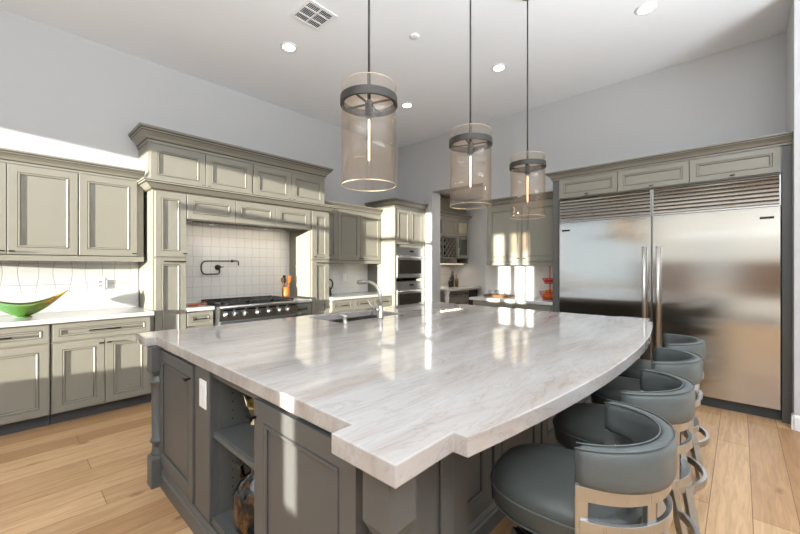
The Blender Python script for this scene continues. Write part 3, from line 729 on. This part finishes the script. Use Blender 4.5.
# tray of glasses
t = MB().box(4.86, 5.08, 2.42, 2.80, .9165, .932).box(4.86, 4.872, 2.42, 2.80, .932, .945).box(5.068, 5.08, 2.42, 2.80, .932, .945).box(4.872, 5.068, 2.42, 2.432, .932, .945).box(4.872, 5.068, 2.788, 2.80, .932, .945)
tag(t.build('serving_tray', M['darkwood'], None, .002, origin=(4.97, 2.61, .9165)), 'low wooden tray of glasses on the back worktop', 'tray')
g0 = None
for k in range(5):
    x, y = 4.93 + .06 * (k % 2), 2.48 + k * .062
    if g0 is None:
        g0 = MB().lathe([(.001, .9325), (.026, .9325), (.030, 1.01), (.028, 1.01), (.024, .938), (.001, .938)], x, y, 18).build('tumbler', M['clear'], None, origin=(x, y, .9325)); o = g0
    else:
        o = g0.copy(); COL.objects.link(o); o.location = (x, y, .9325)
    tag(o, 'clear tumbler on the low wooden tray', 'glass', 'tumblers on the wooden tray')
# tiered red stand
sx, sy = 4.96, 1.86
t = thing('tiered_stand', (sx, sy, .9165), 'tall red two-tier wire fruit stand beside the refrigerators', 'stand')
MB().tube([(sx, sy, .93), (sx, sy, 1.36)], .007).tube([(sx, sy + .02 * math.cos(a), 1.375 + .02 * math.sin(a)) for a in [2 * PI * k / 12 for k in range(13)]], .004).build('pole', M['red'], t)
def basket(z, r0, r1, h):
    mb = MB()
    for q in range(4):
        r = r0 + (r1 - r0) * q / 3; zz = z + h * q / 3
        mb.tube([(sx + r * math.cos(2 * PI * k / 24), sy + r * math.sin(2 * PI * k / 24), zz) for k in range(25)], .003, 6)
    for k in range(18):
        a = 2 * PI * k / 18; mb.tube([(sx, sy, z), (sx + r0 * math.cos(a), sy + r0 * math.sin(a), z), (sx + r1 * math.cos(a), sy + r1 * math.sin(a), z + h)], .0022, 5)
    mb.build('basket', M['red'], t)
basket(.922, .09, .135, .10); basket(1.13, .065, .10, .07)
mb = MB()
for k in range(3): mb.ball((sx + .08 * math.cos(2.1 * k), sy + .08 * math.sin(2.1 * k), .92), .004)
fr = None
for k in range(9):
    a = 2 * PI * k / 6; r = .062 if k < 6 else .05; z = .962 if k < 6 else 1.02; a = a if k < 6 else 2 * PI * (k - 6) / 3 + .5
    if fr is None:
        fr = MB().ball((sx + r, sy, .962), .030).build('orange_fruit', M['orange'], None, origin=(sx + r, sy, .962)); o = fr
    else:
        o = fr.copy(); COL.objects.link(o); o.location = (sx + r * math.cos(a), sy + r * math.sin(a), z)
    tag(o, 'orange piled in the lower basket of the red stand', 'fruit', 'oranges in the lower basket')
pp = None
for k in range(4):
    a = 2 * PI * k / 4 + .3; p = (sx + .040 * math.cos(a), sy + .040 * math.sin(a), 1.165)
    if pp is None:
        pp = MB().ball(p, .027, 14, .95).build('red_tomato', M['redfood'], None, origin=p); o = pp
    else:
        o = pp.copy(); COL.objects.link(o); o.location = p
    tag(o, 'red tomato heaped in the upper basket of the red stand', 'fruit', 'tomatoes in the upper basket')

# ------------------------------------------------------------------ refrigerators and surround
XF = 4.60
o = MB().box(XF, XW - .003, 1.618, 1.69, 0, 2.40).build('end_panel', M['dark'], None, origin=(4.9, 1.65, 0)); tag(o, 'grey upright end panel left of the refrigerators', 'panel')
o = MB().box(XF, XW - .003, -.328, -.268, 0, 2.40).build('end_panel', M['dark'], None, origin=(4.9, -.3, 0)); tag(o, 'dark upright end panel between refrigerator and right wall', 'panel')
def fridge(ya, yb, hy, label):
    t = thing('refrigerator', (4.9, (ya + yb) / 2, 0), label, 'refrigerator', 'built-in refrigerators')
    MB().box(XF + .04, XW - .01, ya, yb, .095, 2.16).build('body', M['steel2'], t)
    MB().box(XF + .06, XF + .09, ya, yb, 0, .094).build('toe_kick', M['toe'], t)
    d = MB().box(XF - .012, XF + .038, ya + .003, yb - .003, .105, 1.878).build('door', M['steel'], t, .004)
    mb = MB()
    mb.tube([(XF - .068, hy, .50), (XF - .068, hy, 1.56)], .017, 16)
    for z in (.55, 1.51): mb.tube([(XF - .012, hy, z), (XF - .068, hy, z)], .011)
    mb.build('handle', M['nickel'], d)
    s = 1 if hy < (ya + yb) / 2 else -1
    yy = yb - .08 if s > 0 else ya + .09
    MB().box(XF - .0155, XF - .0122, yy - .045, yy + .045, 1.775, 1.795).build('badge', M['black'], d)
    f = MB()
    f.box(XF + .0, XF + .038, ya + .003, ya + .012, 1.888, 2.158).box(XF + .0, XF + .038, yb - .012, yb - .003, 1.888, 2.158).box(XF, XF + .038, ya + .012, yb - .012, 1.885, 1.898).box(XF + .036, XF + .0395, ya + .012, yb - .012, 1.898, 2.158)
    g = f.build('grille', M['steel'], t)
    for k in range(7):
        z = 1.902 + k * .0365
        q = MB(); pr = [(0, z), (-.006, z + .004), (-.008, z + .016), (.0, z + .027), (.022, z + .033), (.03, z + .030), (.03, z)]
        q.rings([[(XF + x, y, zz) for x, zz in pr] for y in (ya + .0125, yb - .0125)], True, True, 0, False).build('slat', M['steel'], g)
fridge(.676, 1.612, .735, 'left stainless column refrigerator, beside the red fruit stand')
fridge(-.264, .672, .615, 'right stainless column refrigerator, beside the right wall')
Mf = FB(XF, 0)
t = thing('fridge_top_cabinet', (4.9, .65, 2.17), 'long sage cabinet of three doors over the refrigerators', 'cabinet')
MB().box(XF + .002, XW - .003, -.266, 1.616, 2.165, 2.41).build('body', M['paint'], t)
for a, b in ((-1.61, -.985), (-.985, -.365), (-.365, .262)):
    d = door(t, Mf, a, b, 2.172, 2.40, PG, fr=.05); knob(d, Mf, (a + b) / 2, 2.192)
MB().sweep(crownprof(.095, .07, 2.402), [(XW - .004, 1.69), (XF - .008, 1.69), (XF - .008, -.328)], lines=CL).box(XF, XW - .004, -.328, 1.69, 2.411, 2.49).build('crown_molding', PG, t)

# ------------------------------------------------------------------ island
ZT, ZB = .915, .860
XC = 2.16
def arc_y(x): # seating edge
    R = ((1.35 ** 2) + .115 ** 2) / (2 * .115); return .396 + R - math.sqrt(R * R - (x - XC) ** 2)
out = [(.60, 2.70), (.60, 2.91), (.82, 2.91), (.82, 2.86), (3.50, 2.86), (3.50, 2.91), (3.72, 2.91), (3.72, 2.68), (3.665, 2.68), (3.665, .79), (3.72, .79), (3.72, .558), (3.51, .556)]
out += [(3.51 - 2.70 * k / 40, arc_y(3.51 - 2.70 * k / 40)) for k in range(41)]
out += [(.81, .556), (.588, .556), (.588, .79), (.66, .79), (.66, 2.68), (.60, 2.68)]
out = [p for k, p in enumerate(out) if p != (.60, 2.70)]
SX0, SX1, SY0, SY1 = 1.80, 2.56, 2.30, 2.76
def slab(outer, hole, z0, z1):
    bm = bmesh.new()
    def lp(pts):
        vs = [bm.verts.new((x, y, z1)) for x, y in pts]
        return [bm.edges.new((vs[k], vs[(k + 1) % len(vs)])) for k in range(len(vs))]
    es = lp(outer) + lp(hole)
    bmesh.ops.triangle_fill(bm, edges=es, use_beauty=True)
    fs = list(bm.faces)
    r = bmesh.ops.extrude_face_region(bm, geom=fs)
    for v in [g for g in r['geom'] if isinstance(g, bmesh.types.BMVert)]: v.co.z = z0
    bmesh.ops.recalc_face_normals(bm, faces=bm.faces)
    bmesh.ops.dissolve_limit(bm, angle_limit=.01, verts=bm.verts, edges=bm.edges)
    mb = MB(); mb.v = [v.co.copy() for v in bm.verts]; bm.verts.index_update()
    for f in bm.faces: mb.f.append([v.index for v in f.verts]); mb.i.append(0); mb.sm.append(False)
    bm.free(); return mb
o = slab(out, [(SX0, SY0), (SX1, SY0), (SX1, SY1), (SX0, SY1)], ZB, ZT).build('island_worktop', M['stone'], None, .004, origin=(0, 0, ZB))
tag(o, 'large polished veined stone island top with a curved seating edge', 'worktop')
# sink
t = MB(); a, b, c, d = SX0 - .006, SX1 + .006, SY0 - .006, SY1 + .006; zf = .66; zt = ZB - .001; q = .012
t.box(a, b, c, d, zf - q, zf).box(a - q, a, c - q, d + q, zf - q, zt).box(b, b + q, c - q, d + q, zf - q, zt).box(a, b, c - q, c, zf - q, zt).box(a, b, d, d + q, zf - q, zt)
o = t.build('sink', M['sinksteel'], None, .003, origin=((a + b) / 2, (c + d) / 2, zf)); tag(o, 'stainless undermount sink in the island top', 'sink')
MB().lathe([(.001, zf + .002), (.045, zf + .002), (.05, zf + .0005)], (a + b) / 2, (c + d) / 2, 20).build('drain', M['black'], o)
# faucet
fx, fy = 2.185, 2.245
t = thing('kitchen_tap', (fx, fy, ZT), 'brushed nickel arched kitchen tap at the island sink', 'tap')
MB().lathe([(.001, ZT + .0003), (.03, ZT + .0003), (.03, ZT + .008), (.023, ZT + .014), (.023, ZT + .10), (.017, ZT + .112), (.001, ZT + .112)], fx, fy, 20).build('base', M['nickel'], t)
sp = [(fx, fy, ZT + .10), (fx, fy + .0, ZT + .18)] + [(fx, fy + .16 - .16 * math.cos(a), ZT + .18 + .125 * math.sin(a)) for a in [PI * .55 * k / 12 for k in range(1, 13)]]
MB().tube(sp, .0145, 14).build('spout', M['nickel'], t)
e = Vector(sp[-1]); dd = (e - Vector(sp[-2])).normalized()
MB().tube([e - dd * .005, e + dd * .015, e + dd * .075, e + dd * .10, e + dd * .105], [.0150, .019, .021, .018, .010], 14).build('spray_head', M['nickel'], t)
MB().tube([(fx - .015, fy, ZT + .07), (fx - .045, fy + .01, ZT + .075)], .018, 12).tube([(fx - .04, fy + .01, ZT + .075), (fx - .075, fy + .03, ZT + .105), (fx - .10, fy + .05, ZT + .16)], [.009, .007, .006], 10).build('lever', M['nickel'], t)
t = thing('soap_dispenser', (1.80, 2.235, ZT), 'short brushed nickel soap pump at the sink corner', 'dispenser')
MB().lathe([(.001, ZT + .0003), (.022, ZT + .0003), (.022, ZT + .006), (.015, ZT + .010), (.014, ZT + .045), (.019, ZT + .05), (.019, ZT + .062), (.001, ZT + .064)], 1.80, 2.235, 18).build('body', M['nickel'], t)
MB().tube([(1.80, 2.235, ZT + .058), (1.79, 2.28, ZT + .060), (1.788, 2.30, ZT + .052)], [.010, .008, .007], 10).build('nozzle', M['nickel'], t)

isl = thing('kitchen_island', (2.16, 1.7, 0), 'large charcoal grey kitchen island with turned corner posts', 'island')
XI = .685
YE = .95       # recessed seating face
# carcass: left front block around an open shelf bay, then the rest
mb = MB()
mb.box(XI, 3.62, 2.05, 2.78, .10, ZB - .001) if False else None
OB0, OB1 = 1.385, 1.85       # open bay
mb.box(XI, XI + .55, OB1, 2.12, .10, ZB - .001).box(XI, XI + .55, 2.12, 2.80, .10, ZB - .001)
mb.box(XI, XI + .55, .78, OB0, .10, ZB - .001)
mb.box(XI + .55, 1.74, YE, 2.80, .10, ZB - .001).box(2.62, 3.64, YE, 2.80, .10, ZB - .001).box(1.74, 2.62, YE, 2.22, .10, ZB - .001).box(1.74, 2.62, 2.22, 2.80, .10, .60)
mb.box(XI, XI + .55, OB0, OB1, .10, .155).box(XI, XI + .55, OB0, OB1, .825, ZB - .001)
mb.build('body', M['dark'], isl)
mb = MB().box(XI + .53, XI + .549, OB0, OB1, .156, .824); 
for y0, y1 in ((OB0, OB0 + .004), (OB1 - .004, OB1)): mb.box(XI + .03, XI + .53, y0 + .0005, y1 - .0005, .156, .824)
mb.build('bay_lining', M['inside'], isl)
mb = MB()
for k in range(14):
    for x in (XI + .09,):
        mb.box(x, x + .006, OB1 - .0052, OB1 - .0042, .22 + k * .042, .226 + k * .042)
mb.build('shelf_pin_holes', M['black'], isl)
sh = MB().box(XI + .012, XI + .52, OB0 + .005, OB1 - .005, .542, .565).build('shelf', M['dark'], isl, .004)
MB().sweep([(0, .532), (.006, .532), (.010, .542), (.006, .554), (.010, .563), (0, .566)], [(XI + .012, OB1 - .005), (XI + .012, OB0 + .005)]).build('edge_molding', M['dark'], sh)
Mi = FB(XI, 0)
d = door(isl, Mi, -2.655, -2.052, .135, .845, DG, fr=.062); knob(d, Mi, -2.085, .775)
d = door(isl, Mi, -1.383, -.775, .135, .845, DG, fr=.075); knob(d, Mi, -1.365, .775)
# stile between door and bay
MB(Mi).box(-2.036, -1.85, -.014, -.0005, .135, ZB - .002).build('stile', M['dark'], isl, .003)
MB(Mi).box(-2.051, -2.037, -.002, -.0004, .135, ZB - .002).build('reveal', M['dglaze'], isl)
ol = MB(Mi).box(-1.965, -1.880, -.020, -.0142, .665, .80).build('outlet', M['plastic'], isl, .002); ol['label'] = 'white outlet plate'
MB(Mi).box(-1.948, -1.897, -.0215, -.0203, .685, .78).build('socket', M['white'], ol)
BM = [(0, 0), (.016, 0), (.016, .075), (.010, .085), (.010, .098), (.004, .112), (0, .118)]
mb = MB().sweep(BM, [(XI - .006, 2.605), (XI - .006, .73)]).box(XI - .005, XI + .02, .73, 2.60, .0, .0995)
mb.build('base_molding', M['dark'], isl)
# seating side
PX = 1.06
mb = MB().box(XI + .03, PX, .735, YE, .0, ZB - .001); mb.build('end_pilaster', M['dark'], isl)
Ms = FL(0, .735)
MB(Ms).box(.76, .955, -.012, -.0005, .12, ZB - .002).build('stile', M['dark'], isl, .003)
MB(Ms).box(.985, 1.055, -.012, -.0005, .12, ZB - .002).build('stile', M['dark'], isl, .003)
Mse = FL(0, YE)
xs = [1.085, 1.71, 2.335, 2.96, 3.58]
for a, b in zip(xs, xs[1:]): door(isl, Mse, a + .01, b - .01, .15, .845, DG, 'panel', fr=.08)
MB().sweep(BM, [(PX + .012, YE), (3.64, YE)]).box(PX, 3.64, YE + .001, YE + .02, 0, .0995).sweep(BM, [(.74, .735), (PX, .735), (PX, YE - .018)]).build('base_molding', M['dark'], isl)
MB().box(3.60, 3.62, .98, 2.78, 0, .0995).box(1.0, 3.62, 2.74, 2.76, 0, .0995).build('toe_kick', M['toe'], isl)
def post(cx, cy):
    h = .0475; mb = MB()
    mb.box(cx - h, cx + h, cy - h, cy + h, .0, .175)
    mb.rings([[(cx + i * a, cy + j * a, z) for i, j in ((-1, -1), (1, -1), (1, 1), (-1, 1))] for a, z in ((h, .175), (h - .012, .19))], True, True, 0, False)
    mb.lathe([(.036, .188), (.040, .198), (.036, .21), (.033, .23), (.033, .262), (.042, .268), (.044, .278), (.040, .288), (.034, .295), (.0355, .60), (.036, .625), (.045, .632), (.047, .643), (.042, .654), (.034, .66), (.034, .69)], cx, cy, 24)
    mb.rings([[(cx + i * a, cy + j * a, z) for i, j in ((-1, -1), (1, -1), (1, 1), (-1, 1))] for a, z in ((h - .016, .680), (h - .010, .690), (h, .712), (h, ZB - .001))], True, True, 0, False)
    return mb.build('corner_post', M['dark'], isl)
post(.667, 2.668); post(.667, .652); post(3.64, .652)
# contents of the open bay
jx, jy, jz = .808, 1.64, .1555
t = thing('jug', (jx, jy, jz), 'glossy amber and black jug on the lower island shelf', 'jug')
MB().lathe([(.001, jz), (.085, jz), (.10, jz + .02), (.108, jz + .10), (.104, jz + .17), (.075, jz + .22), (.034, jz + .25), (.030, jz + .275), (.042, jz + .30), (.036, jz + .30), (.024, jz + .27), (.001, jz + .25)], jx, jy, 32).build('body', M['jug'], t)
MB().tube([(jx - .02, jy + .028, jz + .275), (jx - .03, jy + .075, jz + .285), (jx - .035, jy + .10, jz + .25), (jx - .03, jy + .09, jz + .20)], .011, 10).build('handle', M['jug'], t)
ox, oy, oz = .865, 1.765, .5665
mb = MB().lathe([(.001, oz), (.03, oz), (.034, oz + .01), (.02, oz + .03), (.034, oz + .06), (.045, oz + .09), (.048, oz + .12), (.040, oz + .12), (.034, oz + .09), (.001, oz + .05)], ox, oy, 6, False, 0, False)
for k in range(6):
    a = 2 * PI * k / 6 + .3; c = Vector((ox + .045 * math.cos(a), oy + .045 * math.sin(a), oz + .10)); tp = Vector((ox + .066 * math.cos(a), oy + .066 * math.sin(a), oz + .150))
    s_ = Vector((-math.sin(a), math.cos(a), 0)) * .020; u_ = Vector((math.cos(a), math.sin(a), 0)) * .008
    mb.add([tuple(c - s_), tuple(c + s_), tuple(tp), tuple(c - s_ - u_), tuple(c + s_ - u_)], [(0, 1, 2), (3, 2, 4), (0, 2, 3), (1, 4, 2), (0, 3, 4, 1)])
tag(mb.build('ornament', M['gold'], None, origin=(ox, oy, oz)), 'small faceted gold ornament on the upper island shelf', 'ornament')

# ------------------------------------------------------------------ bar stools
def stool(label):
    t = thing('bar_stool', (0, 0, 0), label, 'stool', 'bar stools along the island')
    # seat cushion, a little squarish
    def se(r, z, p=2.6):
        pts = []
        for k in range(40):
            a = 2 * PI * k / 40; c, s = math.cos(a), math.sin(a); q = (abs(c) ** p + abs(s) ** p) ** (-1 / p)
            pts.append((r * .90 * q * c, .060 + r * 1.02 * q * s, z))
        return pts
    mb = MB().rings([se(.205, .515), se(.222, .525), se(.232, .55), se(.236, .59), se(.233, .615), se(.222, .634), se(.19, .648), se(.12, .655), se(.04, .657)], True, True)
    s = mb.build('seat', M['seatleather'], t)
    MB().tube(se(.238, .598) + [se(.238, .598)[0]], .0035, 6).tube(se(.229, .534) + [se(.229, .534)[0]], .003, 6).build('piping', M['welt'], s)
    # wrap-around back pad
    A0, A1 = PI + .10, 2 * PI - .10; n = 30; rg = []
    zc, hh, rc, hw = .793, .053, .223, .023
    for k in range(n + 1):
        f = k / n; a = A0 + (A1 - A0) * f; ring = []
        e = min(1, min(f, 1 - f) * n / 1.6 + .55) if k in (0, n) else 1
        for q in range(20):
            b = 2 * PI * q / 20; c, s_ = math.cos(b), math.sin(b); m = (abs(c) ** 4 + abs(s_) ** 4) ** -.25
            r = rc + hw * e * m * c; ring.append((r * math.cos(a), r * math.sin(a), zc + (hh + .012 * math.sin(PI * f)) * (e * .3 + .7) * m * s_))
        rg.append(ring)
    p = MB().rings(rg, True, True).build('backrest', M['leather'], t)
    for zz, rr in ((zc + hh - .001, rc - hw * .80), (zc + hh - .001, rc + hw * .80)):
        MB().tube([(rr * math.cos(a), rr * math.sin(a), zz + .012 * math.sin(PI * k / n)) for k, a in enumerate([A0 + (A1 - A0) * k / n for k in range(n + 1)])], .0028, 6).build('piping', M['welt'], p)
    def band(z0, z1, r0, r1, a0, a1, name, par):
        rg = [[(r * math.cos(a), r * math.sin(a), z) for r, z in ((r0, z0), (r1, z0), (r1, z1), (r0, z1))] for a in [a0 + (a1 - a0) * k / 24 for k in range(25)]]
        return MB().rings(rg, True, True, 0, False).build(name, M['steel2'], par, .0015)
    band(.698, .738, .215, .232, A0, A1, 'back_rail', t)
    band(.612, .646, .222, .236, A0 + .05, A1 - .05, 'lower_rail', t)
    for a in (A0 + .07, A1 - .07, 1.5 * PI - .55, 1.5 * PI + .55):
        c, s_ = math.cos(a), math.sin(a)
        MB().bar((.222 * c, .222 * s_, .70), (.220 * c, .220 * s_, .50), .034, .014, up=(c, s_, 0)).build('post', M['steel2'], t, .0015)
    band(.475, .508, .200, .230, A0, A1 , 'seat_ring', t)
    MB().lathe([(.001, .46), (.19, .46), (.19, .475), (.20, .514), (.001, .514)], 0, .03, 28).build('swivel_plate', M['black'], t)
    for sx_, sy_ in ((-1, -1), (1, -1), (1, 1), (-1, 1)):
        MB().bar((sx_ * .15, .02 + sy_ * .15, .478), (sx_ * .225, .02 + sy_ * .225, .004), .042, .026, up=(sx_, sy_, 0)).build('leg', M['steel2'], t, .002)
    pts = [(.275 * math.cos(a), .02 + .275 * math.sin(a)) for a in [2 * PI * k / 40 for k in range(40)]]
    MB().sweep([(-.008, .20), (.008, .20), (.008, .235), (-.008, .235)], pts, True).build('footrest', M['steel2'], t)
    return t
def dup(r):
    c = r.copy(); COL.objects.link(c)
    def rec(a, b):
        for ch in a.children:
            d = ch.copy(); COL.objects.link(d); d.parent = b; rec(ch, d)
    rec(r, c); return c
st = [stool('grey leather bar stool nearest the camera')]
for k in range(3): st.append(dup(st[0]))
for s, (x, y, rz), lab in zip(st, ((1.323, .38, .068), (1.925, .38, .016), (2.556, .392, .11), (3.163, .412, .15)),
                              ('grey leather bar stool nearest the camera, its seat fully shown', 'grey leather bar stool second from the camera', 'grey leather bar stool third from the camera', 'grey leather bar stool farthest away, nearest the refrigerators')):
    s.location = (x, y, 0); s.rotation_euler = (0, 0, rz); s['label'] = lab

# ------------------------------------------------------------------ pendants
def pendant():
    t = thing('pendant_light', (0, 0, 1.77), 'pendant', 'pendant light', 'pendants over the island')
    z0, z1, r = 1.77, 2.28, .1405
    mb = MB().lathe([(r, z0), (r, z1)], 0, 0, 48); mb.lathe([(r - .004, z1), (r - .004, z0)], 0, 0, 48)
    mb.lathe([(r - .004, z0), (r, z0)], 0, 0, 48); mb.lathe([(r, z1), (r - .004, z1)], 0, 0, 48)
    mb.build('glass_shade', M['amber'], t)
    for z in (z0, z1): MB().tube([(r * math.cos(a) - .002 * math.cos(a), r * math.sin(a) - .002 * math.sin(a), z) for a in [2 * PI * k / 48 for k in range(49)]], .0016, 8, False).build('glass_rim', M['rim'], t)
    zr = 2.18
    MB().lathe([(r + .001, zr), (r + .007, zr), (r + .006, zr + .040), (r + .001, zr + .040), (r + .001, zr)], 0, 0, 48, smooth=False).build('ring', M['bronze'], t)
    mb = MB()
    for a in (.3, .3 + PI / 2): mb.bar((-(r - .006) * math.cos(a), -(r - .006) * math.sin(a), zr + .01), ((r - .006) * math.cos(a), (r - .006) * math.sin(a), zr + .01), .008, .008)
    mb.lathe([(r - .012, zr + .003), (r - .006, zr + .003), (r - .006, zr + .009), (r - .012, zr + .009), (r - .012, zr + .003)], 0, 0, 40, smooth=False)
    mb.build('cross_bracket', M['bronze'], t)
    MB().lathe([(.001, zr - .05), (.021, zr - .05), (.021, zr + .02), (.012, zr + .03), (.001, zr + .03)], 0, 0, 20).build('socket', M['bronze'], t)
    MB().tube([(0, 0, zr + .02), (0, 0, CZ - .02)], .006, 10).tube([(0, 0, zr + .02), (0, 0, zr + .17)], .009, 10).lathe([(.001, CZ - .028), (.06, CZ - .028), (.062, CZ - .002), (.001, CZ - .002)], 0, 0, 24).build('rod', M['bronze'], t)
    b = MB().lathe([(.001, zr - .305), (.010, zr - .30), (.013, zr - .28), (.013, zr - .075), (.009, zr - .06), (.009, zr - .05)], 0, 0, 16).build('bulb', M['clear'], t)
    MB().tube([(0, 0, zr - .28), (0, 0, zr - .07)], .0045, 8).build('filament', M['bulb'], b)
    return t
p0 = pendant()
for k, (x, py_, lab) in enumerate(((1.288, 1.406, 'amber glass cylinder pendant, largest and nearest of the three'), (2.187, 1.36, 'amber glass cylinder pendant in the middle of the row'), (3.006, 1.314, 'amber glass cylinder pendant farthest from the camera'))):
    p = p0 if k == 0 else dup(p0)
    p.location = (x, py_, 1.77); p['label'] = lab
    l = bpy.data.lights.new('pendant_bulb', 'POINT'); l.energy = 4; l.color = (1, .75, .5); l.shadow_soft_size = .003
    lo = bpy.data.objects.new('pendant_bulb', l); COL.objects.link(lo); lo.location = (x, py_, 1.93)

# ------------------------------------------------------------------ ceiling fittings
def downlight(x, y, lab):
    t = thing('recessed_light', (x, y, CZ), lab, 'ceiling light', 'recessed ceiling lights')
    MB().lathe([(.062, CZ - .010), (.080, CZ - .006), (.088, CZ - .0005), (.062, CZ - .0005)], x, y, 32).build('trim_ring', M['white'], t)
    MB().lathe([(.001, CZ - .006), (.062, CZ - .006)], x, y, 32).build('lens', M['lens_disc'], t)
    l = bpy.data.lights.new('downlight', 'SPOT'); l.energy = 14; l.spot_size = math.radians(120); l.spot_blend = .8; l.shadow_soft_size = .06; l.color = (1, .95, .88)
    o = bpy.data.objects.new('downlight', l); COL.objects.link(o); o.location = (x, y, CZ - .03)
downlight(2.05, 3.48, 'round recessed ceiling light left of the nearest pendant')
downlight(3.91, 2.05, 'round recessed ceiling light between the two farther pendants')
downlight(3.91, .62, 'rightmost round recessed ceiling light, high over the refrigerators')
downlight(3.93, 3.49, 'round recessed ceiling light just right of the nearest pendant')
t = thing('air_vent', (1.95, 2.875, CZ), 'square white slatted air vent in the ceiling', 'vent')
va, vb, vc, vd = 1.795, 2.105, 2.72, 3.03
mb = MB(); z0 = CZ - .009; z1 = CZ - .0005
mb.box(va, vb, vc, vc + .03, z0, z1).box(va, vb, vd - .03, vd, z0, z1).box(va, va + .03, vc + .03, vd - .03, z0, z1).box(vb - .03, vb, vc + .03, vd - .03, z0, z1)
mb.box((va + vb) / 2 - .006, (va + vb) / 2 + .006, vc + .03, vd - .03, z0, z1).box(va + .03, vb - .03, 2.818, 2.830, z0, z1).box(va + .03, vb - .03, 2.92, 2.932, z0, z1)
mb.build('frame', M['white'], t)
MB().box(va + .03, vb - .03, vc + .03, vd - .03, CZ - .002, CZ - .0008).build('duct', M['toe'], t)
mb = MB()
for k in range(15):
    x = va + .038 + k * .0165
    mb.add([(x, vc + .03, z0 + .001), (x + .011, vc + .03, z0 + .006), (x + .011, vd - .03, z0 + .006), (x, vd - .03, z0 + .001)], [(0, 1, 2, 3)])
mb.build('slats', M['white'], t)
tag(MB().lathe([(.001, CZ - .018), (.035, CZ - .018), (.045, CZ - .012), (.048, CZ - .0005)], 2.81, 2.39, 24).build('sprinkler_cover', M['white'], None, origin=(2.81, 2.39, CZ)), 'small round white cover on the ceiling beside the nearest pendant', 'ceiling cover')
